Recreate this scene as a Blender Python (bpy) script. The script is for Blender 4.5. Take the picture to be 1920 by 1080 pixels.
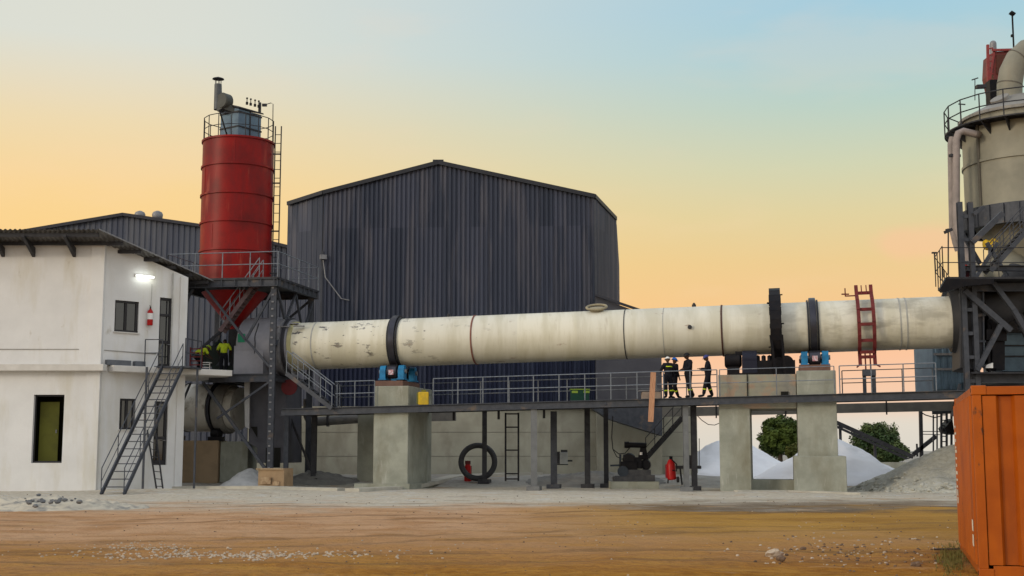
import bpy, bmesh, math, random
from math import sin, cos, pi, radians, sqrt, tan, atan2
from mathutils import Vector as V, Matrix, noise
random.seed(7)
C = bpy.context.scene
for o in list(bpy.data.objects): bpy.data.objects.remove(o)
COL = C.collection
# ------------------------------------------------ camera
F = 2400.0; TH = radians(7.0); CH = 1.65; SH = 845 - 540 - F*tan(TH); CY = -16.4
cam = bpy.data.objects.new('camera', bpy.data.cameras.new('camera')); COL.objects.link(cam)
cam.location = (0, CY, CH); cam.rotation_euler = (radians(90)+TH, 0, 0)
cam.data.sensor_width = 36; cam.data.lens = 36*F/1920; cam.data.shift_y = SH/1920
cam.data.clip_start = .1; cam.data.clip_end = 5000
C.camera = cam
C.render.resolution_x = 1024; C.render.resolution_y = 576
def proj(p):
    x, y, z = p[0], p[1]-CY, p[2]-CH
    fw = y*cos(TH)+z*sin(TH)
    return 960+F*x/fw, 540+SH-F*(z*cos(TH)-y*sin(TH))/fw
def ray(px, py):
    a = (px-960)/F; b = (540+SH-py)/F
    return V((a, cos(TH)-b*sin(TH), sin(TH)+b*cos(TH)))
def at(px, py, Y):
    r = ray(px, py); return V((0, CY, CH))+r*((Y-CY)/r.y)
def atx(px, py, X):
    r = ray(px, py); return V((0, CY, CH))+r*(X/r.x)
def atz(px, py, Z):
    r = ray(px, py); return V((0, CY, CH))+r*((Z-CH)/r.z)
# ------------------------------------------------ colour helpers
def lin(c):
    c = c/255.0
    return c/12.92 if c <= .04045 else ((c+.055)/1.055)**2.4
def S(r, g, b): return (lin(r), lin(g), lin(b), 1)
# ------------------------------------------------ world
SUN_EL, SUN_AZ = radians(15), radians(-122)     # azimuth from +Y, clockwise
w = bpy.data.worlds.new('World'); C.world = w; w.use_nodes = True
nt = w.node_tree; N = nt.nodes; L = nt.links; N.clear()
def wn(t, **k):
    n = N.new(t)
    for a, b in k.items(): setattr(n, a, b)
    return n
out = wn('ShaderNodeOutputWorld')
sky = wn('ShaderNodeTexSky', sky_type='NISHITA', sun_disc=False)
sky.sun_elevation = SUN_EL; sky.sun_rotation = SUN_AZ; sky.dust_density = 2.0; sky.ozone_density = 1.5
bg1 = wn('ShaderNodeBackground'); bg1.inputs['Strength'].default_value = .013
L.new(sky.outputs[0], bg1.inputs['Color'])
tc = wn('ShaderNodeTexCoord'); sx = wn('ShaderNodeSeparateXYZ'); L.new(tc.outputs['Generated'], sx.inputs[0])
def ramp(stops, src):
    r = wn('ShaderNodeValToRGB'); e = r.color_ramp.elements
    while len(e) > 1: e.remove(e[0])
    e[0].position = stops[0][0]; e[0].color = stops[0][1]
    for p, c in stops[1:]:
        q = e.new(p); q.color = c
    L.new(src, r.inputs[0]); return r
def soft(c, k=.94): return tuple(v*k for v in c[:3])+(1,)
LEFT = [(0, S(222,214,200)), (.025, S(232,212,190)), (.07, S(246,200,158)), (.14, S(253,200,115)), (.21, S(254,208,126)), (.27, S(252,212,140)),
        (.34, S(240,217,170)), (.42, S(222,222,208)), (.6, S(218,218,212)), (1, S(206,213,222))]
RIGHT = [(0, S(222,216,204)), (.03, S(226,216,202)), (.055, S(244,200,170)), (.10, S(250,190,148)), (.155, S(244,193,126)), (.20, S(236,198,128)),
         (.25, S(224,205,146)), (.30, S(208,208,168)), (.36, S(186,206,190)), (.41, S(172,204,207)), (.46, S(164,202,216)), (.7, S(203,212,216)), (1, S(206,213,222))]
BACK = [(0, S(212,202,184)), (.12, S(208,204,194)), (.45, S(208,211,212)), (1, S(206,213,222))]
LEFT = [(p*.715 if p < .5 else p, c) for p, c in LEFT]; RIGHT = [(p*.715 if p < .5 else p, c) for p, c in RIGHT]
BACK = [(p, tuple(v*1.45 for v in c[:3])+(1,)) for p, c in BACK]
rl = ramp(LEFT, sx.outputs['Z']); rr = ramp(RIGHT, sx.outputs['Z']); rb = ramp(BACK, sx.outputs['Z'])
def mapr(src, a, b):
    m = wn('ShaderNodeMapRange', interpolation_type='SMOOTHSTEP'); m.inputs['From Min'].default_value = a; m.inputs['From Max'].default_value = b
    L.new(src, m.inputs['Value']); return m.outputs[0]
def mix(f, a, b, mode='MIX'):
    m = wn('ShaderNodeMix', data_type='RGBA', blend_type=mode)
    if isinstance(f, float): m.inputs[0].default_value = f
    else: L.new(f, m.inputs[0])
    for s, v in ((m.inputs[6], a), (m.inputs[7], b)):
        if isinstance(v, tuple): s.default_value = v
        else: L.new(v, s)
    return m.outputs[2]
front = mix(mapr(sx.outputs['X'], -.32, .30), rl.outputs[0], rr.outputs[0])
# thin cloud streaks
mp = wn('ShaderNodeMapping'); mp.inputs['Scale'].default_value = (3.2, 1, 11); L.new(tc.outputs['Generated'], mp.inputs[0])
nz = wn('ShaderNodeTexNoise'); nz.inputs['Scale'].default_value = 2.0; nz.inputs['Detail'].default_value = 6; L.new(mp.outputs[0], nz.inputs['Vector'])
cm = mapr(nz.outputs[0], .50, .72)
ml = wn('ShaderNodeMath', operation='MULTIPLY'); ml.inputs[1].default_value = .13; L.new(cm, ml.inputs[0])
front = mix(ml.outputs[0], front, S(255,214,176))
# a small pink cloud right of the middle, at 13 degrees up
vm = wn('ShaderNodeVectorMath', operation='SUBTRACT'); L.new(tc.outputs['Generated'], vm.inputs[0]); cd = ray(1735, 452).normalized(); vm.inputs[1].default_value = cd
sc = wn('ShaderNodeVectorMath', operation='MULTIPLY'); L.new(vm.outputs[0], sc.inputs[0]); sc.inputs[1].default_value = (1, 1, 3.2)
ln = wn('ShaderNodeVectorMath', operation='LENGTH'); L.new(sc.outputs[0], ln.inputs[0])
n2 = wn('ShaderNodeTexNoise'); n2.inputs['Scale'].default_value = 22; n2.inputs['Detail'].default_value = 4; L.new(tc.outputs['Generated'], n2.inputs['Vector'])
ad = wn('ShaderNodeMath', operation='MULTIPLY_ADD'); L.new(n2.outputs[0], ad.inputs[0]); ad.inputs[1].default_value = .07; L.new(ln.outputs['Value'], ad.inputs[2])
cf = mapr(ad.outputs[0], .085, .045)
cf2 = wn('ShaderNodeMath', operation='MULTIPLY'); cf2.inputs[1].default_value = .5; L.new(cf, cf2.inputs[0])
front = mix(cf2.outputs[0], front, S(252,190,142))
allc = mix(mapr(sx.outputs['Y'], -.15, .5), rb.outputs[0], front)
bg2 = wn('ShaderNodeBackground'); bg2.inputs['Strength'].default_value = .625; L.new(allc, bg2.inputs['Color'])
adds = wn('ShaderNodeAddShader'); L.new(bg1.outputs[0], adds.inputs[0]); L.new(bg2.outputs[0], adds.inputs[1]); L.new(adds.outputs[0], out.inputs[0])
# sun: low, soft, from the left
sl = bpy.data.lights.new('sun', 'SUN'); sl.energy = .7; sl.angle = radians(11); sl.color = (1, .84, .62)
so = bpy.data.objects.new('sun', sl); COL.objects.link(so)
sd = V((sin(SUN_AZ)*cos(SUN_EL), cos(SUN_AZ)*cos(SUN_EL), sin(SUN_EL)))
so.rotation_euler = sd.to_track_quat('Z', 'Y').to_euler(); so.location = (0, 0, 60)
C.view_settings.view_transform = 'Standard'; C.view_settings.look = 'None'; C.view_settings.gamma = 1
C.view_settings.exposure = 0.6; C.view_settings.use_curve_mapping = False
# ------------------------------------------------ materials
MATS = {}
def M(name, col, col2=None, sc=3.0, rough=.7, metal=0.0, bump=.0, bsc=30, lo=.4, hi=.65, stretch=(1, 1, 1), dirt=None, dsc=1.5, dlo=.55, dhi=.7, dst=(1, 1, 1), grime=None, emit=None, alpha=None):
    if name in MATS: return MATS[name]
    m = bpy.data.materials.new(name); m.use_nodes = True; t = m.node_tree; n = t.nodes; l = t.links
    b = n['Principled BSDF']; b.inputs['Roughness'].default_value = rough; b.inputs['Metallic'].default_value = metal; b.inputs['Specular IOR Level'].default_value = .22
    tcn = n.new('ShaderNodeTexCoord'); oi = n.new('ShaderNodeObjectInfo')
    va = n.new('ShaderNodeVectorMath'); va.operation = 'ADD'; l.new(tcn.outputs['Object'], va.inputs[0]); l.new(oi.outputs['Location'], va.inputs[1])
    co = va.outputs[0]
    def nzf(scale, st, lo, hi, det=5):
        mm = n.new('ShaderNodeMapping'); mm.inputs['Scale'].default_value = st; l.new(co, mm.inputs[0])
        q = n.new('ShaderNodeTexNoise'); q.inputs['Scale'].default_value = scale; q.inputs['Detail'].default_value = det; q.inputs['Roughness'].default_value = .6; l.new(mm.outputs[0], q.inputs['Vector'])
        r = n.new('ShaderNodeMapRange'); r.inputs['From Min'].default_value = lo; r.inputs['From Max'].default_value = hi; l.new(q.outputs[0], r.inputs['Value'])
        return r.outputs[0]
    def mx(f, a, bb):
        q = n.new('ShaderNodeMix'); q.data_type = 'RGBA'
        l.new(f, q.inputs[0])
        for s, v in ((q.inputs[6], a), (q.inputs[7], bb)):
            if isinstance(v, tuple): s.default_value = v
            else: l.new(v, s)
        return q.outputs[2]
    if col2 is None: col2 = tuple(v*.78 for v in col[:3])+(1,)
    c = mx(nzf(sc, stretch, lo, hi), col, col2)
    if dirt is not None: c = mx(nzf(dsc, dst, dlo, dhi, 8), c, dirt)
    if grime is not None: c = mx(nzf(grime[1], grime[2], grime[3], grime[4], 6), c, grime[0])
    l.new(c, b.inputs['Base Color'])
    if bump:
        q = n.new('ShaderNodeTexNoise'); q.inputs['Scale'].default_value = bsc; q.inputs['Detail'].default_value = 6; l.new(co, q.inputs['Vector'])
        bn = n.new('ShaderNodeBump'); bn.inputs['Strength'].default_value = bump; bn.inputs['Distance'].default_value = .02; l.new(q.outputs[0], bn.inputs['Height']); l.new(bn.outputs[0], b.inputs['Normal'])
    if emit: b.inputs['Emission Color'].default_value = emit[0]; b.inputs['Emission Strength'].default_value = emit[1]
    MATS[name] = m; return m
def RGB(r, g, b): return (r, g, b, 1)
STEEL = M('grey painted steel', RGB(.070,.076,.092), RGB(.050,.056,.070), 4, .55, .2, dirt=RGB(.17,.13,.10), dlo=.6, dhi=.75)
DSTEEL = M('dark steel', RGB(.045,.046,.052), RGB(.028,.028,.034), 4, .5, .3)
LSTEEL = M('light grey steel', RGB(.25,.25,.26), RGB(.18,.18,.20), 5, .5, .3)
RAIL = M('galvanised rail', RGB(.22,.24,.27), RGB(.15,.17,.2), 6, .5, .4)
BLACK = M('black greasy iron', RGB(.006,.006,.009), RGB(.012,.010,.011), 5, .55, .3)
RUBBER = M('rubber', RGB(.03,.03,.032), None, 5, .8)
CONC = M('concrete', RGB(.33,.34,.29), RGB(.25,.26,.22), 1.2, .9, bump=.4, bsc=25, dirt=RGB(.19,.18,.13), dsc=.9, dlo=.52, dhi=.75, dst=(1,1,.35), grime=(RGB(.42,.42,.38), 3, (1,1,.2), .6, .75))
CONCD = M('old concrete wall', RGB(.40,.385,.31), RGB(.33,.315,.25), .7, .9, bump=.4, bsc=20, dirt=RGB(.24,.22,.17), dsc=.6, dlo=.5, dhi=.72, dst=(1,1,.5))
TAN = M('rendered tan block', RGB(.30,.22,.14), RGB(.23,.17,.11), 1.2, .9, bump=.3)
WHITE = M('white plaster', RGB(.70,.70,.70), RGB(.64,.64,.64), .6, .85, bump=.25, bsc=12, dirt=RGB(.55,.52,.44), dsc=.9, dlo=.52, dhi=.78, dst=(1,1,.22), grime=(RGB(.42,.38,.31), 2.6, (1,1,.5), .66, .82))
WTRIM = M('white plaster trim', RGB(.62,.60,.57), RGB(.54,.52,.49), 1.5, .85, bump=.2, bsc=12, dirt=RGB(.40,.37,.33), dsc=1.2, dlo=.6, dhi=.8, dst=(1,1,.4))
RED = M('red silo paint', RGB(.24,.002,.001), RGB(.14,.002,.002), .8, .45, 0, dirt=RGB(.12,.006,.008), dsc=1.3, dlo=.50, dhi=.75, dst=(1,1,.2), grime=(RGB(.30,.05,.03), 2.2, (1,1,.15), .62, .74))
REDB = M('red paint', RGB(.45,.012,.012), None, 4, .4)
MAROON = M('maroon frame paint', RGB(.16,.025,.025), RGB(.10,.018,.018), 5, .6)
BLUE = M('blue roller paint', RGB(.02,.20,.42), RGB(.015,.13,.28), 3, .45)
BOXBLUE = M('blue grey sheet', RGB(.13,.20,.27), RGB(.10,.15,.21), 2, .5, .2)
HOOD = M('kiln hood paint', RGB(.25,.25,.28), RGB(.19,.19,.215), 1.2, .6, .1, dirt=RGB(.27,.26,.25), dlo=.6, dhi=.75)
VESSEL = M('cream vessel paint', RGB(.27,.26,.21), RGB(.20,.195,.16), .6, .55, .1, dirt=RGB(.22,.19,.14), dsc=.8, dlo=.55, dhi=.8, dst=(1,1,.3))
PINKP = M('faded pink pipe', RGB(.31,.265,.25), RGB(.24,.21,.20), 2, .6)
GLASS = M('window glass', RGB(.02,.022,.025), None, 2, .06); GLASS.node_tree.nodes['Principled BSDF'].inputs['Specular IOR Level'].default_value = .9
DARK = M('dark interior', RGB(.015,.015,.013), None, 2, .9)
OLIVE = M('olive painted door', RGB(.16,.16,.03), RGB(.11,.11,.025), 1, .7)
WOOD = M('raw plank', RGB(.50,.27,.16), RGB(.38,.19,.11), 4, .8, stretch=(8,8,1))
BOXW = M('brown cardboard', RGB(.36,.25,.15), RGB(.26,.18,.11), 2, .85, bump=.3, bsc=8)
YEL = M('yellow paint', RGB(.70,.45,.02), RGB(.5,.35,.04), 4, .6)
HIVIS = M('hi vis yellow cloth', RGB(.55,.68,.03), RGB(.42,.55,.03), 8, .8)
NAVY = M('navy work cloth', RGB(.006,.007,.012), RGB(.011,.011,.016), 8, .85)
SKIN = M('brown skin', RGB(.09,.045,.028), None, 8, .6)
HELW = M('white helmet plastic', RGB(.75,.75,.75), RGB(.7,.7,.7), 5, .35)
HELB = M('blue helmet plastic', RGB(.02,.14,.55), None, 5, .35)
HELN = M('dark blue helmet plastic', RGB(.04,.05,.20), None, 5, .35)
HELK = M('black helmet plastic', RGB(.01,.01,.012), None, 5, .5)
HELY = M('lime helmet plastic', RGB(.35,.5,.03), None, 5, .4)
GREEN = M('green paint', RGB(.02,.22,.12), None, 5, .6)
# ------------------------------------------------ mesh builder
class MB:
    def __init__(s): s.v = []; s.f = []; s.g = []; s.hold = False
    def add(s, vs, fs):
        b = len(s.v)
        if not s.hold: s.g.append((b, len(s.f)))
        s.v += [V(p) for p in vs]; s.f += [tuple(b+i for i in f) for f in fs]; return s
    def box(s, c, sz, rz=0.0, ax=None):
        c = V(c)
        if ax is None: ax = (V((cos(rz), sin(rz), 0)), V((-sin(rz), cos(rz), 0)), V((0, 0, 1)))
        a, b, d = [ax[i]*(sz[i]/2) for i in range(3)]
        vs = [c+a*i+b*j+d*k for i in (-1, 1) for j in (-1, 1) for k in (-1, 1)]
        return s.add(vs, [(0,1,3,2), (4,6,7,5), (0,4,5,1), (2,3,7,6), (0,2,6,4), (1,5,7,3)])
    def beam(s, p, q, w=.1, h=None, up=V((0, 0, 1))):
        p = V(p); q = V(q); h = h or w; d = (q-p)
        if d.length < 1e-6: return s
        dn = d.normalized(); u = up
        if abs(dn.dot(u)) > .98: u = V((0, 1, 0))
        a = dn.cross(u).normalized(); b = a.cross(dn)
        return s.box((p+q)/2, (d.length, w, h), ax=(dn, a, b))
    def ibeam(s, p, q, w=.2, h=.3, t=.02):
        p = V(p); q = V(q); dn = (q-p).normalized(); u = V((0, 0, 1))
        if abs(dn.dot(u)) > .98: u = V((0, 1, 0))
        a = dn.cross(u).normalized(); b = a.cross(dn); L_ = (q-p).length; c = (p+q)/2
        s.box(c, (L_, t, h-2*t-.004), ax=(dn, a, b)); hd_ = s.hold; s.hold = True; s.box(c+b*(h/2-t/2), (L_, w, t), ax=(dn, a, b)); s.box(c-b*(h/2-t/2), (L_, w, t), ax=(dn, a, b)); s.hold = hd_; return s
    def tube(s, p, q, r, r2=None, n=12, cap=True):
        return s.lathe(p, q, [(0, r), (1, r if r2 is None else r2)], n, cap)
    def lathe(s, p, q, prof, n=32, cap=True, absd=False):
        p = V(p); q = V(q); d = q-p; dn = d.normalized(); u = V((0, 0, 1))
        if abs(dn.dot(u)) > .98: u = V((0, 1, 0))
        a = dn.cross(u).normalized(); b = a.cross(dn); vs = []; fs = []
        for (t, r) in prof:
            c = p+(dn*t if absd else d*t)
            vs += [c+a*(r*cos(2*pi*i/n))+b*(r*sin(2*pi*i/n)) for i in range(n)]
        for k in range(len(prof)-1):
            for i in range(n):
                j = (i+1) % n; fs.append((k*n+i, k*n+j, (k+1)*n+j, (k+1)*n+i))
        if cap: fs.append(tuple(range(n))[::-1]); fs.append(tuple((len(prof)-1)*n+i for i in range(n)))
        return s.add(vs, fs)
    def path(s, pts, r, n=8):
        pts = [V(p) for p in pts]; vs = []; fs = []; pa = None
        for i, p in enumerate(pts):
            d = (pts[min(i+1, len(pts)-1)]-pts[max(i-1, 0)]).normalized()
            if pa is None:
                u = V((0, 0, 1)) if abs(d.z) < .95 else V((0, 1, 0)); a = d.cross(u).normalized()
            else: a = (pa-d*pa.dot(d)).normalized()
            pa = a; b = a.cross(d)
            vs += [p+a*(r*cos(2*pi*k/n))+b*(r*sin(2*pi*k/n)) for k in range(n)]
        for i in range(len(pts)-1):
            for k in range(n):
                j = (k+1) % n; fs.append((i*n+k, i*n+j, (i+1)*n+j, (i+1)*n+k))
        fs.append(tuple(range(n))); fs.append(tuple((len(pts)-1)*n+k for k in range(n))[::-1])
        return s.add(vs, fs)
    def prism(s, pts, ext):
        pts = [V(p) for p in pts]; n = len(pts); e = V(ext)
        vs = pts+[p+e for p in pts]
        return s.add(vs, [tuple(range(n)), tuple(range(n, 2*n))[::-1]]+[(i, i+n, (i+1) % n+n, (i+1) % n) for i in range(n)])
    def sphere(s, c, r, n=16, m=10, sc=(1, 1, 1), z0=-1.0):
        c = V(c); vs = []; fs = []
        a0 = math.asin(max(-1, z0))
        for k in range(m+1):
            ph = a0+(pi/2-a0)*k/m
            for i in range(n):
                vs.append(c+V((r*sc[0]*cos(ph)*cos(2*pi*i/n), r*sc[1]*cos(ph)*sin(2*pi*i/n), r*sc[2]*sin(ph))))
        for k in range(m):
            for i in range(n):
                j = (i+1) % n; fs.append((k*n+i, k*n+j, (k+1)*n+j, (k+1)*n+i))
        fs.append(tuple(range(n))[::-1]); return s.add(vs, fs)
    def each(s, name, mat, parent=None, smooth=False, bevel=0.0):
        gs = s.g+[(len(s.v), len(s.f))]; o = None
        for (v0, f0), (v1, f1) in zip(gs[:-1], gs[1:]):
            m = MB(); m.v = s.v[v0:v1]; m.f = [tuple(i-v0 for i in f) for f in s.f[f0:f1]]; o = m.build(name, mat, parent, smooth, bevel)
        return o
    def build(s, name, mat, parent=None, smooth=False, bevel=0.0):
        off = world_loc(parent)
        me = bpy.data.meshes.new(name); me.from_pydata([tuple(p-off) for p in s.v], [], s.f); me.validate(); me.update()
        me.materials.append(mat)
        bm = bmesh.new(); bm.from_mesh(me)
        bmesh.ops.recalc_face_normals(bm, faces=bm.faces); bm.to_mesh(me); bm.free()
        o = bpy.data.objects.new(name, me); COL.objects.link(o)
        if parent is not None: o.parent = parent
        if smooth:
            for p in me.polygons: p.use_smooth = True
            try: me.set_sharp_from_angle(angle=radians(38))
            except Exception: pass
        if bevel:
            b = o.modifiers.new('bevel', 'BEVEL'); b.width = bevel; b.segments = 2; b.limit_method = 'ANGLE'
        return o
def world_loc(o):
    v = V((0, 0, 0))
    while o is not None: v += V(o.location); o = o.parent
    return v
def tag(o, label=None, cat=None, group=None, kind=None):
    if label: o['label'] = label
    if cat: o['category'] = cat
    if group: o['group'] = group
    if kind: o['kind'] = kind
    return o
def thing(name, label, cat, loc, group=None):
    o = bpy.data.objects.new(name, None); COL.objects.link(o); o.location = V(loc); o.empty_display_size = .2
    return tag(o, label, cat, group)
def copy_tree(o, parent=None):
    c = o.copy(); COL.objects.link(c); c.parent = parent
    for ch in [x for x in COL.objects if x.parent == o]: copy_tree(ch, c)
    return c
# ------------------------------------------------ ground
def sstep(a, b, x):
    t = max(0, min(1, (x-a)/(b-a))); return t*t*(3-2*t)
def gz(x, y):
    z = .0
    if y > -14: z += .05*noise.noise(V((x*.25, y*.25, 0)))*sstep(-14, -6, y)+.03*noise.noise(V((x*.9, y*.9, 3)))+.014*noise.noise(V((x*3, y*3, 7)))*(1-sstep(5, 20, y))+.02*sstep(.05,.35,noise.noise(V((x*.25, y*1.3, 13))))*(1-sstep(10, 25, y))
    z += .38*sstep(41.5, 45.5, y)*(1-sstep(8, 16, x)*.7)
    z += .25*sstep(-.2, .6, noise.noise(V((x*.12, y*.3, 9))))*sstep(30, 36, y)*(1-sstep(38, 41, y))*(1-sstep(-6, 0, x))*.5
    return z
def axis(a, b, step, far):
    v = []; x = a
    while x < b: v.append(x); x += step
    v.append(b)
    lo = []; d = step; x = a
    while x > far[0]: d *= 1.5; x -= d; lo.append(x)
    hi = []; d = step; x = b
    while x < far[1]: d *= 1.5; x += d; hi.append(x)
    return lo[::-1]+v+hi
xs = axis(-30, 30, .25, (-2500, 2500)); ys = axis(-10, 50, .16, (-300, 4000))
gb = MB(); nx = len(xs)
gb.add([(x, y, gz(x, y) if abs(x) < 60 and -14 < y < 90 else (.2 if y > 60 else 0)) for y in ys for x in xs],
       [(j*nx+i, j*nx+i+1, (j+1)*nx+i+1, (j+1)*nx+i) for j in range(len(ys)-1) for i in range(nx-1)])
gm = bpy.data.materials.new('dry laterite soil'); gm.use_nodes = True
t = gm.node_tree; n = t.nodes; l = t.links; bs = n['Principled BSDF']; bs.inputs['Roughness'].default_value = .95; bs.inputs['Specular IOR Level'].default_value = .2
tcn = n.new('ShaderNodeTexCoord'); sp = n.new('ShaderNodeSeparateXYZ'); l.new(tcn.outputs['Object'], sp.inputs[0])
def gnoise(scale, st=(1, 1, 1), det=6, rough=.6):
    mm = n.new('ShaderNodeMapping'); mm.inputs['Scale'].default_value = st; l.new(tcn.outputs['Object'], mm.inputs[0])
    q = n.new('ShaderNodeTexNoise'); q.inputs['Scale'].default_value = scale; q.inputs['Detail'].default_value = det; q.inputs['Roughness'].default_value = rough; l.new(mm.outputs[0], q.inputs['Vector']); return q.outputs[0]
def gmap(v, a, b, c=0.0, d=1.0, sm=True):
    r = n.new('ShaderNodeMapRange'); r.interpolation_type = 'SMOOTHSTEP' if sm else 'LINEAR'
    for k, q in zip(('From Min', 'From Max', 'To Min', 'To Max'), (a, b, c, d)): r.inputs[k].default_value = q
    l.new(v, r.inputs['Value']); return r.outputs[0]
def gm2(op, a, b):
    q = n.new('ShaderNodeMath'); q.operation = op
    for s_, v_ in ((q.inputs[0], a), (q.inputs[1], b)):
        if isinstance(v_, (int, float)): s_.default_value = v_
        else: l.new(v_, s_)
    return q.outputs[0]
def gmix(f, a, b):
    q = n.new('ShaderNodeMix'); q.data_type = 'RGBA'; l.new(f, q.inputs[0])
    for s_, v_ in ((q.inputs[6], a), (q.inputs[7], b)):
        if isinstance(v_, tuple): s_.default_value = v_
        else: l.new(v_, s_)
    return q.outputs[2]
big = gnoise(.13, (1, 2.2, 1)); med = gnoise(.6, (1, 1.5, 1)); fine = gnoise(5.0); tiny = gnoise(28.0)
# distance along the yard, warped by noise
yw = gm2('ADD', sp.outputs['Y'], gm2('MULTIPLY', gm2('SUBTRACT', big, .5), 16)); yw = gm2('ADD', yw, gm2('MULTIPLY', gm2('SUBTRACT', med, .5), 5))
yl = gm2('ADD', yw, gm2('MULTIPLY', sp.outputs['X'], -.12))
c = gmix(gmap(fine, .35, .65), RGB(.42,.185,.018), RGB(.29,.115,.010))
c = gmix(gmap(med, .45, .7), c, RGB(.50,.25,.035))
mid = gmix(gmap(med, .4, .65), RGB(.58,.35,.20), RGB(.45,.24,.11))
c = gmix(gmap(yl, -1, 13), c, mid)
brn = gmix(gmap(big, .40, .62), RGB(.46,.25,.05), RGB(.33,.165,.03))
c = gmix(gm2('MULTIPLY', gmap(sp.outputs['X'], -2, 5), gmap(yw, 3.4, 11.8)), c, brn)
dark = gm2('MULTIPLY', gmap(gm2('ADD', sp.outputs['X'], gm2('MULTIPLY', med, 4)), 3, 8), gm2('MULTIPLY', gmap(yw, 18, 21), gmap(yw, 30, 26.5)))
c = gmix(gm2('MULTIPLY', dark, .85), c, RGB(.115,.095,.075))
pale = gmix(gmap(fine, .3, .7), RGB(.66,.61,.51), RGB(.50,.44,.35))
pw = gm2('ADD', gm2('ADD', yw, gm2('MULTIPLY', gmap(sp.outputs['X'], 4, -4), 2.5)), gm2('MULTIPLY', gm2('SUBTRACT', gnoise(.35, (1, 1, 1), 8, .65), .5), 16))
c = gmix(gmap(pw, 19, 30), c, pale)
c = gmix(gm2('MULTIPLY', gmap(gnoise(.7, (1, 1.3, 1), 8), .56, .66), gmap(yw, 17.5, 30)), c, RGB(.60,.59,.56))
grey = gmix(gmap(med, .35, .65), RGB(.26,.255,.24), RGB(.35,.34,.32))
c = gmix(gm2('MULTIPLY', gmap(sp.outputs['Y'], 40.0, 44), .8), c, grey)
rut = gnoise(.5, (.8, 1.3, 1), 7, .7)
c = gmix(gm2('MULTIPLY', gmap(rut, .56, .66), .55), c, RGB(.52,.31,.14))
c = gmix(gm2('MULTIPLY', gmap(rut, .43, .34), .38), c, RGB(.24,.14,.06))
def track(y0, k, amp, fr, w):
    yy = gm2('ADD', gm2('MULTIPLY', sp.outputs['X'], k), gm2('MULTIPLY', gm2('SINE', gm2('MULTIPLY', sp.outputs['X'], fr), 0), amp))
    d = gm2('ABSOLUTE', gm2('SUBTRACT', gm2('SUBTRACT', sp.outputs['Y'], yy), y0), 0)
    return gm2('MULTIPLY', gmap(gm2('ADD', d, gm2('MULTIPLY', gm2('SUBTRACT', fine, .5), .25)), w, w*.5), gmap(med, .35, .55))
trk = None
for q_ in ((8, .22, 1.4, .16, .28), (9.9, .22, 1.4, .16, .28), (3.0, -.10, 1.0, .2, .22), (4.7, -.10, 1.0, .2, .22), (16, .12, 2.2, .11, .3), (18.1, .12, 2.2, .11, .3), (-3.2, .06, .7, .25, .16), (-1.7, .06, .7, .25, .16), (22.5, -.15, 1.5, .13, .3), (24.4, -.15, 1.5, .13, .3)):
    t_ = track(*q_); trk = t_ if trk is None else gm2('MAXIMUM', trk, t_)
c = gmix(gm2('MULTIPLY', trk, .42), c, RGB(.17,.10,.05))
c = gmix(gmap(tiny, .66, .72, 0, .5), c, RGB(.55,.45,.34))
l.new(c, bs.inputs['Base Color'])
bh = gm2('ADD', gm2('MULTIPLY', fine, 1.0), gm2('MULTIPLY', tiny, .35)); bh = gm2('ADD', bh, gm2('MULTIPLY', med, 2.0)); bh = gm2('ADD', bh, gm2('MULTIPLY', rut, 3.0)); bh = gm2('SUBTRACT', bh, gm2('MULTIPLY', trk, .8))
bn = n.new('ShaderNodeBump'); bn.inputs['Strength'].default_value = .8; bn.inputs['Distance'].default_value = .2; l.new(bh, bn.inputs['Height']); l.new(bn.outputs[0], bs.inputs['Normal'])
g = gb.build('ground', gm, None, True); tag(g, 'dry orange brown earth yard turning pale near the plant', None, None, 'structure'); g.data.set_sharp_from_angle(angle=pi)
# ------------------------------------------------ kiln frame of reference
K0 = at(552, 650, 42.1); K1 = at(1783, 604, 36.2); KR = 1.075
KD = (K1-K0); KL = KD.length; KD.normalize()
KT = V((-KD.y, KD.x, 0)).normalized()            # away from the camera
KU = KD.cross(KT)*1.0
if KU.z < 0: KU = -KU
HD = V((KD.x, KD.y, 0)).normalized()
RZ = atan2(HD.y, HD.x)
def kp(s_, t_=0, u_=0): return K0+KD*s_+KT*t_+KU*u_
def s_of(px, t_=0, u_=0):
    a, b = -12.0, 45.0
    for _ in range(50):
        m_ = (a+b)/2
        if proj(kp(m_, t_, u_))[0] < px: a = m_
        else: b = m_
    return a
DU = -(K0.z-3.47)       # deck level measured along the kiln's own up axis
def dk(s_, t_=0, h_=0): return kp(s_, t_, DU)+V((0, 0, h_))
def gzp(p): return gz(p.x, p.y)
FT, BT = -2.0, 1.35      # front and back edge of the walkway
# ------------------------------------------------ railing helper
def railing(parent, pts, h=1.05, step=1.15, mat=None, rails=(1.0, .52), r=.022, name='railing'):
    mat = mat or RAIL; m = MB()
    for a, b in zip(pts[:-1], pts[1:]):
        for k in rails: m.tube(V(a)+V((0,0,h*k)), V(b)+V((0,0,h*k)), r, n=6)
    ro = m.build(name, mat, parent)
    first = True
    for a, b in zip(pts[:-1], pts[1:]):
        a = V(a); b = V(b); k = max(1, round((b-a).length/step))
        for i in range(0 if first else 1, k+1):
            p = a.lerp(b, i/k); MB().tube(p, p+V((0,0,h)), r*1.1, n=6).build('post', mat, ro)
        first = False
    return ro
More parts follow.
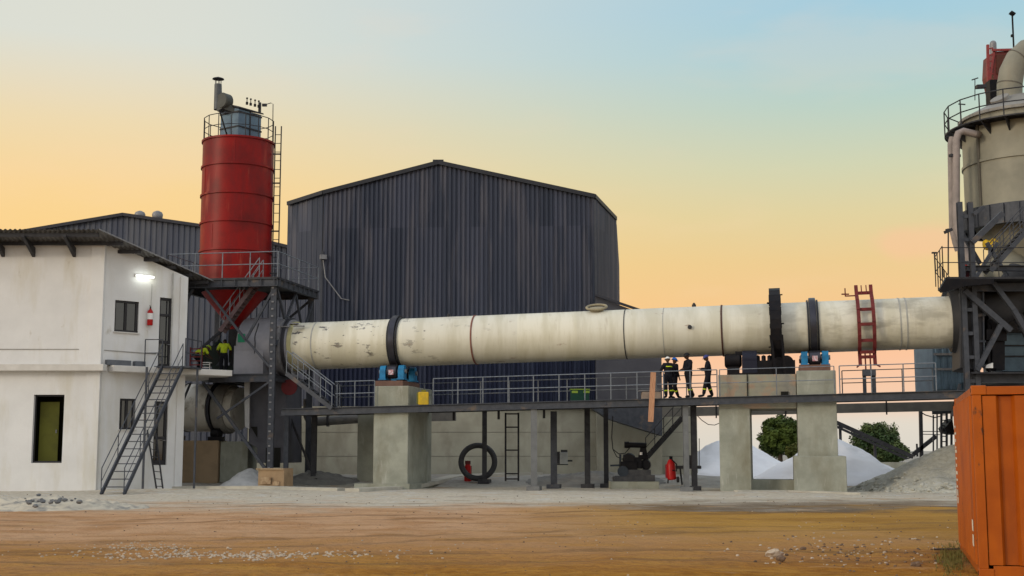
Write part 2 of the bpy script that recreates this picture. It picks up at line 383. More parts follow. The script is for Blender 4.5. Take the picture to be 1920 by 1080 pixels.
# ------------------------------------------------ corrugated sheet
def corr(m, a, b, zb, zt, pitch=.25, dep=.05, outn=V((0, -1, 0))):
    a = V(a); b = V(b); L_ = (b-a).length; k = max(1, int(L_/pitch)); d = (b-a)/k
    prof = [(0, 0), (.30, 0), (.42, 1), (.88, 1), (1.0, 0)]
    pts = []
    for i in range(k):
        for (u_, o_) in prof[:-1]: pts.append((i+u_, o_))
    pts.append((k, 0)); vs = []; fs = []
    for (u_, o_) in pts:
        p = a+d*u_+outn*(dep*o_); f_ = u_/k
        vs.append((p.x, p.y, zb(f_) if callable(zb) else zb)); vs.append((p.x, p.y, zt(f_) if callable(zt) else zt))
    for i in range(len(pts)-1): fs.append((2*i, 2*i+2, 2*i+3, 2*i+1))
    return m.add(vs, fs)
def sheetmat(name, c1, c2, c3):
    m = bpy.data.materials.new(name); m.use_nodes = True; t = m.node_tree; n = t.nodes; l = t.links; b = n['Principled BSDF']; b.inputs['Roughness'].default_value = .55; b.inputs['Metallic'].default_value = .1; b.inputs['Specular IOR Level'].default_value = .25
    tcx = n.new('ShaderNodeTexCoord'); sp_ = n.new('ShaderNodeSeparateXYZ'); l.new(tcx.outputs['Object'], sp_.inputs[0])
    fl = n.new('ShaderNodeMath'); fl.operation = 'MULTIPLY'; fl.inputs[1].default_value = 1/.76; l.new(sp_.outputs['X'], fl.inputs[0])
    f2 = n.new('ShaderNodeMath'); f2.operation = 'FLOOR'; l.new(fl.outputs[0], f2.inputs[0])
    z1 = n.new('ShaderNodeMath'); z1.operation = 'MULTIPLY'; z1.inputs[1].default_value = 1/7.0; l.new(sp_.outputs['Z'], z1.inputs[0])
    z2 = n.new('ShaderNodeMath'); z2.operation = 'FLOOR'; l.new(z1.outputs[0], z2.inputs[0])
    cb = n.new('ShaderNodeCombineXYZ'); l.new(f2.outputs[0], cb.inputs[0]); l.new(z2.outputs[0], cb.inputs[1])
    wn_ = n.new('ShaderNodeTexWhiteNoise'); wn_.noise_dimensions = '3D'; l.new(cb.outputs[0], wn_.inputs['Vector'])
    q = n.new('ShaderNodeMix'); q.data_type = 'RGBA'; l.new(wn_.outputs['Value'], q.inputs[0]); q.inputs[6].default_value = c1; q.inputs[7].default_value = c2
    nz_ = n.new('ShaderNodeTexNoise'); mpx = n.new('ShaderNodeMapping'); mpx.inputs['Scale'].default_value = (1.2, 1.2, .12); l.new(tcx.outputs['Object'], mpx.inputs[0]); l.new(mpx.outputs[0], nz_.inputs['Vector']); nz_.inputs['Scale'].default_value = 1.4; nz_.inputs['Detail'].default_value = 6
    r_ = n.new('ShaderNodeMapRange'); r_.inputs['From Min'].default_value = .50; r_.inputs['From Max'].default_value = .62; l.new(nz_.outputs[0], r_.inputs['Value'])
    q2 = n.new('ShaderNodeMix'); q2.data_type = 'RGBA'; l.new(r_.outputs[0], q2.inputs[0]); l.new(q.outputs[2], q2.inputs[6]); q2.inputs[7].default_value = c3
    l.new(q2.outputs[2], b.inputs['Base Color']); return m
CLAD = sheetmat('dark blue grey cladding', RGB(.058,.066,.098), RGB(.028,.036,.058), RGB(.080,.082,.105))
CLADG = sheetmat('grey cladding', RGB(.080,.088,.115), RGB(.065,.072,.10), RGB(.10,.105,.125))
ROOFM = M('dark roof sheet', RGB(.05,.05,.06), None, 1, .6, .2)
# ------------------------------------------------ main warehouse
YW = 54.0
A0 = at(540, 383, 56.2); A1 = at(606, 362, 54.4); PK = at(822, 306, 54.0); A2 = at(1115, 369, 53.4); A3 = at(1155, 411, 58.6)
wh = thing('warehouse', 'tall dark grey corrugated warehouse with pitched roof behind the kiln', 'warehouse', (A1.x, A1.y, 0))
zd = 4.05
NAVYC = sheetmat('navy lower layer', RGB(.014,.020,.050), RGB(.011,.015,.036), RGB(.03,.038,.07))
m = MB()
corr(m, (A0.x, A0.y, 0), (A1.x, A1.y, 0), zd, lambda f: A0.z+(A1.z-A0.z)*f, .4, .035)
m.build('side_wall', CLAD, wh)
m = MB(); fr = (PK.x-A1.x)/(A2.x-A1.x)
corr(m, (A1.x+.05, A1.y-.03, 0), (A2.x, A2.y, 0), zd, lambda f: (A1.z+(PK.z-A1.z)*f/fr) if f < fr else (PK.z+(A2.z-PK.z)*(f-fr)/(1-fr)), .255, .075)
m.build('gable_wall', CLAD, wh)
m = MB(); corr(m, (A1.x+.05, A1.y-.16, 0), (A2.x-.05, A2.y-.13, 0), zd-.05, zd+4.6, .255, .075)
m.build('lower_navy_layer', NAVYC, wh)  # darker navy layer set just proud of the lower gable wall
m = MB(); corr(m, (A2.x, A2.y, 0), (A3.x, A3.y, 0), zd, lambda f: A2.z+(A3.z-A2.z)*f, .3, .04, V((.9, -.4, 0)))
corr(m, (A3.x, A3.y, 0), (A3.x+1.6, 76, 0), zd, A3.z-.3, .3, .04, V((1, 0, 0)))
m.build('return_wall', CLAD, wh)
m = MB(); B0 = V((A0.x-1.5, 76, A0.z-.5)); BP = V((PK.x, 76, PK.z-.5)); B3 = V((A3.x+1.6, 76, A3.z-.3))
e = V((0, 0, .12)); f_ = V((0, -.25, 0))
m.add([A0+f_+e, A1+f_+e, PK+f_+e, A2+f_+e, A3+e, B3+e, BP+e, B0+e], [(0,1,2,6,7), (2,3,4,5,6)])
m.build('roof', ROOFM, wh)
m = MB()
for a, b in ((A0, A1), (A1, PK), (PK, A2), (A2, A3)): m.beam(a+V((0,-.22,.0)), b+V((0,-.22,.0)), .10, .22)
m.box(PK+V((0,-.2,.10)), (.6, .12, .10))
m.build('roof_trim', M('trim', RGB(.035,.037,.045), None, 2, .5, .2), wh)
m = MB()
m.beam((A1.x+.02, A1.y-.16, zd), (A1.x+.02, A1.y-.16, A1.z-3.3), .1, .06); m.beam((A2.x+.02, A2.y-.12, zd), (A2.x+.02, A2.y-.12, A2.z-.2), .12, .1)
m.each('corner_flashing', M('flashing', RGB(.07,.075,.09), None, 2, .5, .2), wh)
m = MB(); m.box(at(606, 482, 54.1), (.35, .25, .25), .4); m.path([at(606, 488, 54.15), at(610, 520, 54.15), at(640, 560, 54.15), at(655, 563, 54.15)], .03); m.build('floodlight', LSTEEL, wh)
# dado walls
m = MB(); m.box(((A1.x+A2.x)/2+1.9, 53.95, zd/2), (A2.x-A1.x+7.2, .5, zd)); m.box(((A0.x+A1.x)/2-.7, 55.6, zd/2), (A1.x-A0.x+2.6, .5, zd), -.3)
m.build('concrete_base_wall', CONCD, wh)
m = MB()
for z in (1.35, 2.65): m.box(((A1.x+A2.x)/2+1.9, 53.695, z), (A2.x-A1.x+7.2, .012, .03))
m.each('joint_line', M('joint', RGB(.22,.21,.18), None, 3, .9), wh)
# annex to the right
an = thing('annex_building', 'low plain grey annex joined to the right of the dark warehouse', 'building', (6, 52.5, 0))
a = at(1117, 640, 52.6); b = at(1240, 640, 52.6); zt = at(1117, 556, 52.6).z; z2_ = at(1240, 600, 52.6).z
m = MB(); pts = [(a.x, 52.6, 3.9), (b.x, 52.6, 3.9), (b.x, 52.6, z2_), (a.x, 52.6, zt)]
m.prism(pts, (0, 7.5, 0)); m.build('wall', M('annex sheet', RGB(.085,.085,.10), RGB(.07,.07,.085), 1, .5, .2), an)
m = MB(); m.beam(V((a.x, 52.45, zt+.06)), V((b.x+.2, 52.45, z2_+.06)), .2, .12); m.build('roof_edge', ROOFM, an)
m = MB(); m.box(((a.x+b.x)/2, 56.1, 1.95), (b.x-a.x-.06, 6.8, 3.9)); m.build('base_wall', CONCD, an)
m = MB(); q0 = at(1105, 762, 50.8); q1 = at(1242, 758, 50.8); m.prism([q0, q1, at(1242, 817, 50.8), at(1200, 804, 50.8), at(1140, 785, 50.8)], (0, 1.4, 0)); m.build('chute', STEEL, an)
# ------------------------------------------------ rear warehouse on the left
YB = 66
P = [at(-60, 452, YB), at(232, 403, YB), at(378, 424, YB), at(560, 468, YB)]
bw = thing('rear_warehouse', 'lower grey corrugated warehouse with shallow gable behind the white office', 'warehouse', (P[1].x, YB, 0))
m = MB()
for a, b in zip(P[:-1], P[1:]): corr(m, (a.x, YB, 0), (b.x, YB, 0), 0, lambda f, a=a, b=b: a.z+(b.z-a.z)*f, .36, .06)
m.build('gable_wall', CLADG, bw)
m = MB(); up = V((0, -.3, .1)); bk = V((0, 24, -.6))
m.add([p+up for p in P]+[p+bk for p in P], [(0,1,5,4), (1,2,6,5), (2,3,7,6)])
for a, b in zip(P[:-1], P[1:]): m.beam(a+V((0,-.25,0)), b+V((0,-.25,0)), .1, .2)
m.build('roof', ROOFM, bw)
for px in (262, 295):
    p = at(px, 413, 70); m = MB(); m.lathe(p, p+V((0,0,.8)), [(0,.3), (.1,.3), (.15,.34), (.4,.37), (.55,.3), (.65,.1)], 20, absd=True); p2 = p-V((0,0,1.2)); m.tube(p2, p, .28, n=16)
    m.build('roof_ventilator', LSTEEL, bw, True)
# ------------------------------------------------ white office building
c0_ = atz(172, 921, 0); XS = c0_.x; YF = c0_.y
C0 = V((XS, YF, 0)); C1 = at(346, 700, 39.6); C1.z = 0
WU = (C1-C0).normalized(); WN = V((WU.y, -WU.x, 0)); WL = (C1-C0).length
def W(u_, n_=0, z=0): return C0+WU*u_+WN*n_+V((0, 0, z))
def atw(px, py, n_=0):
    r = ray(px, py); o = V((0, CY, CH)); t_ = ((C0+WN*n_)-o).dot(WN)/r.dot(WN); p = o+r*t_
    return (p-C0).dot(WU), p.z
ZT1 = at(150, 448, YF).z; ZS = at(120, 690, YF).z; ZT2 = atw(346, 519)[1]; XL = -42.0; YB2 = C1.y+.8
sl_ = (ZT1-ZT2)/(C1.y-YF)
of = thing('office_building', 'white plastered two storey office with overhanging sheet roof', 'building', (XS, YF, 0))
def holewall(m, o, u, W_, H, holes, inn, dep, topf=None):
    u = V(u).normalized(); o = V(o); inn = V(inn)
    xs_ = sorted({0, W_}|{v for h in holes for v in (h[0], h[2])}); zs_ = sorted({0, H}|{v for h in holes for v in (h[1], h[3])})
    def P_(a, b, d=0):
        if topf and b == H: b = topf(a)
        return o+u*a+V((0,0,b))+inn*d
    for i in range(len(xs_)-1):
        for j in range(len(zs_)-1):
            cx, cz = (xs_[i]+xs_[i+1])/2, (zs_[j]+zs_[j+1])/2
            if any(h[0] < cx < h[2] and h[1] < cz < h[3] for h in holes): continue
            m.add([P_(xs_[i], zs_[j]), P_(xs_[i+1], zs_[j]), P_(xs_[i+1], zs_[j+1]), P_(xs_[i], zs_[j+1])], [(0,1,2,3)])
    for (a, b, c_, d_) in holes:
        for (p, q) in (((a,b),(c_,b)), ((c_,b),(c_,d_)), ((c_,d_),(a,d_)), ((a,d_),(a,b))):
            m.add([P_(*p), P_(*q), P_(*q, dep), P_(*p, dep)], [(0,1,2,3)])
p0 = at(58, 868, YF); p1 = at(121, 740, YF)
m = MB(); holewall(m, (XL, YF, 0), (1, 0, 0), XS-XL, ZT1, [(p0.x-XL, p0.z, p1.x-XL, p1.z)], (0, 1, 0), .28); m.build('front_wall', WHITE, of)
def sh(pxa, pya, pxb, pyb):
    ua, z0 = atw(pxa, pyb); ub, _ = atw(pxb, pyb); _, z1 = atw(pxa, pya); return (ua, z0, ub, z1)
UW = sh(214, 562, 259, 621); LW = sh(223, 747, 253, 805)
UD = sh(296, 557, 321, 684); UD = (UD[0], ZS+.12, UD[2], UD[3]); LD = sh(286, 752, 312, 872)
m = MB(); holewall(m, C0, WU, WL, ZT1, [UW, LW, UD, LD], -WN, .22, lambda a: ZT1-(ZT1-ZT2)*a/WL)
m.add([C1, (C1.x-1.2, YB2, 0), (C1.x-1.2, YB2, ZT2), C1+V((0,0,ZT2))], [(0,1,2,3)])
m.add([(C1.x-1.2, YB2, 0), (XL, YB2, 0), (XL, YB2, ZT2), (C1.x-1.2, YB2, ZT2)], [(0,1,2,3)])
m.build('side_wall', WHITE, of)
AXW = (WU, WN, V((0,0,1)))
m = MB(); m.box((XS-.10, YF+.10, ZT1/2), (.56, .34, ZT1-.01)); m.box(W(WL-.18, -.02, ZT2/2), (.36, .2, ZT2-.04), ax=AXW); m.each('corner_pilaster', WHITE, of, bevel=.01)
m = MB(); m.box(((XL+XS)/2+.16, YF-.18, ZS), (XS-XL+.5, .50, .28)); m.build('floor_band', WTRIM, of, bevel=.02)
slabp = [W(.5, -.1, ZS), W(.5, .5, ZS), W(5.9, 1.0, ZS), W(6.3, -.4, ZS), W(7.2, -4.2, ZS), W(WL+.1, -2.2, ZS), W(WL+.1, -.1, ZS)]
m = MB(); m.prism([p+V((0,0,.12)) for p in slabp], (0,0,-.26)); m.build('side_canopy', WTRIM, of, bevel=.02)
GRV = M('groove', RGB(.33,.32,.30), None, 4, .9); zz = at(50, 655, YF).z
m = MB(); m.beam((XL, YF-.012, zz), (at(148, 655, YF).x, YF-.012, zz), .02, .035); m.beam(W(.3, .012, zz-.02), W(UD[0]-.1, .012, zz-.05), .02, .035); m.each('wall_groove', GRV, of)
FR = M('dark window frame', RGB(.03,.03,.035), None, 5, .4)
def sidewin(h):
    y0, z0, y1, z1 = h; m = MB()
    for z in (z0+.04, z1-.04): m.beam(W(y0, -.1, z), W(y1, -.1, z), .09, .08)
    for y in (y0+.04, (y0+y1)/2, y1-.04): m.beam(W(y, -.1, z0+.08), W(y, -.1, z1-.08), .085, .07)
    o = m.build('window', FR, of); MB().box(W((y0+y1)/2, -.15, (z0+z1)/2), (y1-y0-.02, .02, z1-z0-.02), ax=AXW).build('pane', GLASS, o)
    MB().box(W((y0+y1)/2, .02, z0-.03), (y1-y0+.08, .1, .05), ax=AXW).build('sill', WTRIM, o)
sidewin(UW); sidewin(LW)
def sidedoor(h, transom=None):
    y0, z0, y1, z1 = h; m = MB()
    for y in (y0+.04, y1-.04): m.beam(W(y, -.12, z0), W(y, -.12, z1), .10, .08)
    for z, h_ in ((z1-.05, .1), (z0+1.15, .12), (z0+.1, .2))+(((z1-transom, .1),) if transom else ()): m.beam(W(y0+.08, -.12, z), W(y1-.08, -.12, z), .09, h_)
    o = m.build('door', FR, of); MB().box(W((y0+y1)/2, -.17, (z0+z1)/2), (y1-y0-.02, .02, z1-z0-.02), ax=AXW).build('pane', GLASS, o)
    MB().box(W(y1-.12, -.04, z0+1.05), (.12, .05, .03), ax=AXW).build('handle', LSTEEL, o)
sidedoor(UD, .75); sidedoor(LD)
x0, z0, x1, z1 = p0.x, p0.z, p1.x, p1.z
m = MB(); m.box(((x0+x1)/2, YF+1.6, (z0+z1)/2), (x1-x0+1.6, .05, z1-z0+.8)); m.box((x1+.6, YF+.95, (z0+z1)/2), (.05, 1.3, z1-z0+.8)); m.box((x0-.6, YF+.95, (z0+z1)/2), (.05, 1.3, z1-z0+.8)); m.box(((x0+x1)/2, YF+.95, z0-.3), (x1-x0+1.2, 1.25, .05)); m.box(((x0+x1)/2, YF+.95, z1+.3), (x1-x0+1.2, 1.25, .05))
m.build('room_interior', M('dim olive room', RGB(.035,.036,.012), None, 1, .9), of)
m = MB(); m.box((x0+.42, YF+.75, (z0+z1)/2-.1), (.80, .05, z1-z0-.35)); o = m.build('door', OLIVE, of); o['label'] = 'olive green inner door seen through the open front doorway'
MB().box((x0+.74, YF+.70, (z0+z1)/2-.1), (.05, .06, .14)).build('handle', LSTEEL, o)
m = MB(); m.beam((x0+.03, YF+.2, z0), (x0+.03, YF+.2, z1), .05, .06); m.beam((x1-.03, YF+.2, z0), (x1-.03, YF+.2, z1), .05, .06); m.beam((x0, YF+.2, z0+.04), (x1, YF+.2, z0+.04), .07, .07); m.beam((x0, YF+.2, z1-.04), (x1, YF+.2, z1-.04), .05, .06); m.build('door_frame', FR, of)
m = MB()
for (a, b, yy) in ((199, 243, 683), (251, 270, 688)):
    ua, _ = atw(a, yy, .1); ub, _ = atw(b, yy, .1); m.box(W((ua+ub)/2, .08, ZS+.25), (ub-ua, .3, .22), ax=AXW)
m.each('vent_grille', M('vent grey', RGB(.13,.14,.16), None, 5, .5), of)
# roof, falling to the back
YR0 = YF-1.45; RB = at(405, 530, 41.0); RC = at(186, 431, YR0); YR1 = 41.0
def zroof(y): return RC.z+(RB.z-RC.z)*(y-YR0)/(YR1-YR0)
def yfr(x): return YR0 if x < RC.x else YR0+(YR1-YR0)*(x-RC.x)/(RB.x-RC.x)
ks = int((RB.x-XL)/.20); vs = []; fs = []
for i in range(ks*4+1):
    x = RB.x-i/4*.20-.01; o_ = (0, 0, .045, .045)[i % 4]
    for y in (yfr(x), YR1): vs.append((x, y, zroof(y)+o_))
for i in range(ks*4): fs.append((2*i, 2*i+1, 2*i+3, 2*i+2))
m = MB(); m.add(vs, fs); m.build('roof', M('roof sheet underside', RGB(.17,.165,.16), RGB(.13,.125,.125), 1.5, .5, .4, dirt=RGB(.09,.085,.08)), of)
m = MB(); k = 0
while YR0+.3+k*.86 < YR1:
    y = YR0+.3+k*.86; xe = RC.x+(y-YR0)/(YR1-YR0)*(RB.x-RC.x)-.08 if k else RC.x-.1; m.beam((xe, y, zroof(y)-.09), (XL, y, zroof(y)-.09), .09, .15); k += 1
m.each('purlin', DSTEEL, of)
m = MB()
for px in (-70, 5, 62, 138):
    x = at(px, 452, YF).x; m.prism([(x, YR0+.15, zroof(YR0)-.17), (x, YF-.02, zroof(YF)-.17), (x, YF-.02, zroof(YF)-.55), (x, YR0+.15, zroof(YR0)-.27)], (.13, 0, 0))
m.each('rafter_bracket', DSTEEL, of)
m = MB(); m.beam(RC+V((.02,-.02,.02)), RB+V((.02,-.02,.02)), .02, .05); m.build('roof_edge', LSTEEL, of)
u1, _ = atw(285, 533, .03); m = MB(); m.tube(W(WL-.75, .07, ZS+.2), W(WL-.75, .07, ZT2+.1), .03); m.tube(W(u1, .03, atw(285, 533)[1]), W(u1, .03, atw(285, 585)[1]), .012, n=6); m.each('wall_pipe', M('pale pvc', RGB(.45,.45,.43), None, 5, .5), of)
ua, za = atw(254, 516, .1); ub, zb_ = atw(289, 526, .1); um = (ua+ub)/2; LP = W(um, .1, za)
tl = thing('tube_light', 'lit white fluorescent tube high on the office side wall', 'wall light', LP)
MB().box(W(um, .05, za), (ub-ua, .09, .09), ax=AXW).build('fitting', WTRIM, tl)
MB().tube(W(ua+.05, .13, za-.02), W(ub-.05, .13, za-.02), .045, n=12).build('tube', M('lit tube', RGB(.8,.8,.8), None, 1, .5, emit=(RGB(.93,1,.93), 4)), tl, True)
ll = bpy.data.lights.new('tube_glow', 'AREA'); ll.shape = 'RECTANGLE'; ll.size = ub-ua; ll.size_y = .12; ll.energy = 1.3; ll.color = (.95, 1, .9)
lo_ = bpy.data.objects.new('tube_glow', ll); COL.objects.link(lo_); lo_.location = W(um, .32, za-.04)-LP; lo_.parent = tl; lo_.rotation_euler = (-WN-V((0, 0, .4))).to_track_quat('-Z', 'Y').to_euler()
def extinguisher(loc, label, h=.6, r=.09, group=None, d=V((1, 0, 0))):
    t = thing('fire_extinguisher', label, 'extinguisher', loc, group); p = V(loc)
    MB().lathe(p, p+V((0,0,1)), [(0,r*.9), (.03,r), (h*.8,r), (h*.9,r*.7), (h*.94,r*.35), (h,r*.35)], 20, absd=True).build('cylinder', REDB, t, True)
    m = MB(); m.box(p+V((0,0,h+.03)), (.05, .05, .07)); m.beam(p+V((0,0,h+.05)), p+V((.02,-.16,h+.12)), .03, .02); m.beam(p+V((0,0,h+.02)), p+V((.02,-.14,h+.02)), .03, .02); m.build('valve_handle', BLACK, t)
    m = MB(); m.path([p+V((0,.04,h)), p+V((.02,.14,h-.05)), p+V((.02,.16,h*.5)), p+V((.02,.13,h*.15))], .016); m.build('hose', RUBBER, t)
    MB().lathe(p+V((0,0,h*.35)), p+V((0,0,h*.35+.22*h/.6)), [(0,r+.003), (1,r+.003)], 20, cap=False).build('label_plate', HELW, t)
    return t
ue, ze = atw(281, 610, .14)
extinguisher(W(ue, .14, ze), 'red fire extinguisher hung beside the upper office door', .72, .12)
# ------------------------------------------------ steel stair to the office landing
def stair(parent, b0, b1, wdir, w, steps, mat, rmat, hand=(1, 1), tread=.26, rail_h=1.0, sname='stringer'):
    b0 = V(b0); b1 = V(b1); wd = V(wdir).normalized()*w
    for k in (0, 1): MB().beam(b0+wd*k, b1+wd*k, .06, .18).build(sname, mat, parent)
    run = V((b1.x-b0.x, b1.y-b0.y, 0)).normalized()
    for i in range(1, steps+1):
        p = b0.lerp(b1, i/(steps+1)); m = MB(); m.box(p+wd/2, (w-.07, tread, .035), ax=(wd.normalized(), run, V((0,0,1)))); m.build('tread', mat, parent)
    for k in (0, 1):
        if not hand[k]: continue
        m = MB(); q0 = b0+wd*k; q1 = b1+wd*k
        m.tube(q0+V((0,0,rail_h)), q1+V((0,0,rail_h)), .022, n=6)
        m.tube(q0+V((0,0,rail_h*.5)), q1+V((0,0,rail_h*.5)), .016, n=6)
        h_ = m.build('handrail', rmat, parent)
        for i in range(5): p = q0.lerp(q1, i/4); MB().tube(p, p+V((0,0,rail_h)), .02, n=6).build('post', rmat, h_)
LZ = ZS+.14
sb = atz(189, 928, .0); st_ = thing('steel_stair', 'grey steel staircase climbing the office side wall to the landing', 'staircase', sb)
sx0 = sb.x; sT = at(304, 691, 37.9); ty = sT.y
stair(st_, sb, (sT.x, sT.y, LZ-.03), (1, 0, 0), .86, 17, STEEL, STEEL, tread=.20)
# small boat-like step ladder by the lower door
q = at(306, 908, 38.0); q.z = gzp(q); lt = thing('step_ladder', 'short dark steel steps leaning below the lower office door', 'ladder', q)
m = MB(); r0 = V(q); r0b = at(294, 908, q.y); r0b.z = q.z
m.beam(r0, at(292, 812, q.y+.4), .05, .05); m.beam(r0b, at(276, 806, q.y+.4), .05, .05)
for k in range(8): f = k/8+.06; m.beam(r0.lerp(at(292, 812, q.y+.4), f), r0b.lerp(at(276, 806, q.y+.4), f), .035, .03)
m.build('frame', DSTEEL, lt)
# ------------------------------------------------ landing and burner floor (one steel deck)
FRC = at(517, 520, 40.5)                       # front right corner of the silo deck
bf = thing('burner_platform', 'dark grey steel floor joining the office landing to the kiln hood', 'platform', (-13, 41, 0))
DKZ = at(430, 701, 41.0).z
m = MB(); E0 = at(392, 701, 41.3); E0.z = DKZ; E1 = V((FRC.x-.1, FRC.y+.15, DKZ)); bk_ = V((.14, .99, 0))*6.2
m.prism([E0, E1, E1+bk_, E0+bk_-V((2.5,0,0)), E0-V((1.2,-1.5,0))], (0, 0, -.05)); m.build('floor_plate', DSTEEL, bf)
m = MB(); m.ibeam(E0+V((0,-.05,-.2)), E1+V((0,-.05,-.2)), .18, .34); m.ibeam(E0+bk_+V((0,0,-.2)), E1+bk_+V((0,0,-.2)), .18, .34)
for k in range(6): p = E0.lerp(E1, k/5); m.ibeam(p+V((0,.1,-.19)), p+bk_-V((0,.1,.19)), .14, .24)
m.each('floor_beam', STEEL, bf)
ld = thing('stair_landing', 'small grey steel landing with railing at the stair head', 'landing', (sT.x, sT.y, LZ))
m = MB(); m.prism([V((sT.x-.35, sT.y, LZ+.02)), V((sT.x+1.2, sT.y, LZ+.02)), V((sT.x+1.5, sT.y+2.6, LZ+.02)), V((sT.x-.2, sT.y+2.6, LZ+.02))], (0,0,-.07)); m.build('landing_plate', STEEL, ld)
for px, Yc_ in ((364, 38.4), (268, 37.3)):
    q = at(px, 900, Yc_); MB().beam((q.x, q.y, gzp(q)-.1), (q.x, q.y, LZ-.06), .08, .08).build('column', STEEL, ld)
railing(ld, [V((sT.x+.95, sT.y+.05, LZ)), V((sT.x+1.25, sT.y+1.6, LZ))], 1.2, 1.6, STEEL, (1, .5))
railing(ld, [V((sT.x-.75, sT.y+.0, LZ)), V((sT.x-.02, sT.y+.0, LZ))], 1.15, .8, STEEL, (1, .5))
# ------------------------------------------------ silo frame
sf = thing('silo_support_tower', 'braced steel tower carrying the red silo with a railed deck', 'steel tower', (FRC.x, FRC.y, 0))
fl_ = V((-.985, .17, 0)); fb = V((.20, .98, 0)); DW, DD = 4.95, 4.9
SZ = FRC.z
def fp(a, b, z): return V((FRC.x, FRC.y, 0))+fl_*a+fb*b+V((0, 0, z))
cols = []
for (a, b) in ((.1, .1), (DW-.1, .1), (.1, DD-.1), (DW-.1, DD-.1)):
    m = MB(); m.ibeam(fp(a, b, 0), fp(a, b, SZ-.3), .26, .26, .02); m.box(fp(a, b, gzp(fp(a, b, 0))+.03), (.5, .5, .06)); c_ = m.build('column', STEEL, sf)
m = MB(); inn_ = .2
m.prism([fp(-.2, -.2, SZ), fp(DW+.2, -.2, SZ), fp(DW+.2, DD+.2, SZ), fp(-.2, DD+.2, SZ)], (0, 0, -.06)); m.build('deck_plate', DSTEEL, sf)
m = MB()
for (a0, b0, a1, b1) in ((-.15, -.12, DW+.15, -.12), (-.12, -.1, -.12, DD+.1), (DW+.12, -.1, DW+.12, DD+.1), (-.15, DD+.12, DW+.15, DD+.12)): m.ibeam(fp(a0, b0, SZ-.24), fp(a1, b1, SZ-.24), .2, .34)
for k in range(9): a = k*DW/8; m.box(fp(a, -.2, SZ-.24), (.03, .06, .32))
for k in range(9): a = k*DD/8; m.box(fp(-.2, a, SZ-.24), (.06, .03, .32))
m.each('deck_beam', STEEL, sf)
m = MB()
def br(a, w_=.1): m.beam(*a, w_, w_)
zt = SZ-.45; mz = DKZ+.2
br((fp(3.3, 0, zt), fp(1.30, 0, DKZ+1.45))); br((fp(.15, 0, zt-.2), fp(1.34, 0, DKZ+1.5))); br((fp(1.3, 0, DKZ+1.5), fp(.15, 0, DKZ+.25)), .09)
br((fp(DW-.2, 0, zt-1.3), fp(3.9, 0, zt))); br((fp(4.7, .1, DKZ+2.2), fp(4.0, .1, zt)), .08)
br((fp(0, .15, zt), fp(0, 1.4, zt-1.6))); br((fp(0, 2.5, zt), fp(0, .2, zt-2.6))); br((fp(0, 2.5, zt), fp(0, 4.0, zt-2.6))); br((fp(0, 4.8, zt), fp(0, 3.6, zt-1.7)))
br((fp(.1, DD-.1, zt), fp(4.6, DD-.1, mz))); br((fp(DW-.1, DD-.1, zt), fp(.3, DD-.1, mz)))
br((fp(.2, 0, DKZ-.4), fp(2.6, 0, DKZ-2.0)), .09); br((fp(3.3, 0, DKZ-.4), fp(.2, 0, .75)), .12); br((fp(3.9, 0, DKZ-.4), fp(DW+.1, 0, DKZ-3.2)), .08)
m.each('brace', STEEL, sf)
m = MB()
for k in range(26): m.box(fp(.1, -.06, .9+k*.32), (.1, .03, .07))
m.build('bolt_plate', LSTEEL, sf)
railing(sf, [fp(DW+.15, -.15, SZ), fp(-.15, -.15, SZ), fp(-.15, DD+.15, SZ), fp(DW+.15, DD+.15, SZ), fp(DW+.15, -.15, SZ)], 1.15, 1.25)
# stair between burner floor and silo deck
sm = thing('silo_stair', 'thin steel stair under the red silo cone', 'staircase', at(410, 640, 40.9))
stair(sm, at(412, 621, 41.2), at(486, 520, 41.2), (.05, 1, 0), .7, 12, M('stair steel', RGB(.13,.09,.095), RGB(.10,.06,.065), 4, .5), RAIL, (1, 1), .2, .9)
# ------------------------------------------------ silo
SC = at(441, 517, 43.2); SC = V((SC.x, SC.y, SZ+.02)); SR = 1.66
TOPZ = at(448, 268, 43.2).z
si = thing('silo', 'tall red cylindrical silo with ring ribs and hopper cone', 'silo', SC)
H = TOPZ-SC.z
m = MB(); m.lathe(SC, SC+V((0,0,H)), [(0, SR), (1, SR)], 64); m.build('shell', RED, si, True)
for k in (0.0, .21, .405, .60, .80, .985):
    MB().lathe(SC+V((0,0,H*k)), SC+V((0,0,H*k+.09)), [(0, SR+.003), (0, SR+.06), (1, SR+.06), (1, SR+.003)], 64, False).build('ring_rib', RED, si, True)
m = MB()
for k in range(5):
    a = -pi/2+(.9, -.5, .35, -.9, .1)[k]; 
    m.box(SC+V((cos(a)*(SR+.004), sin(a)*(SR+.004), H*(k+.5)/5)), (.02, .03, H/5-.15), a)
m.each('weld_seam', M('red seam', RGB(.26,.012,.012), None, 2, .5), si)
CT = V((SC.x, SC.y, at(440, 617, 43).z))
m = MB(); m.lathe(SC-V((0,0,.42)), CT, [(0, SR*.92), (.95, .2), (1, .2)], 48); m.build('hopper_cone', M('hopper red', RGB(.33,.014,.014), RGB(.24,.01,.01), 1, .45), si, True)  # the cone's own red, a little brighter than the shell
m = MB(); m.box(CT-V((0,0,.4)), (.4, .4, .8)); m.tube(CT-V((0,0,1.8)), CT-V((0,0,.8)), .16); m.build('feeder', DSTEEL, si)
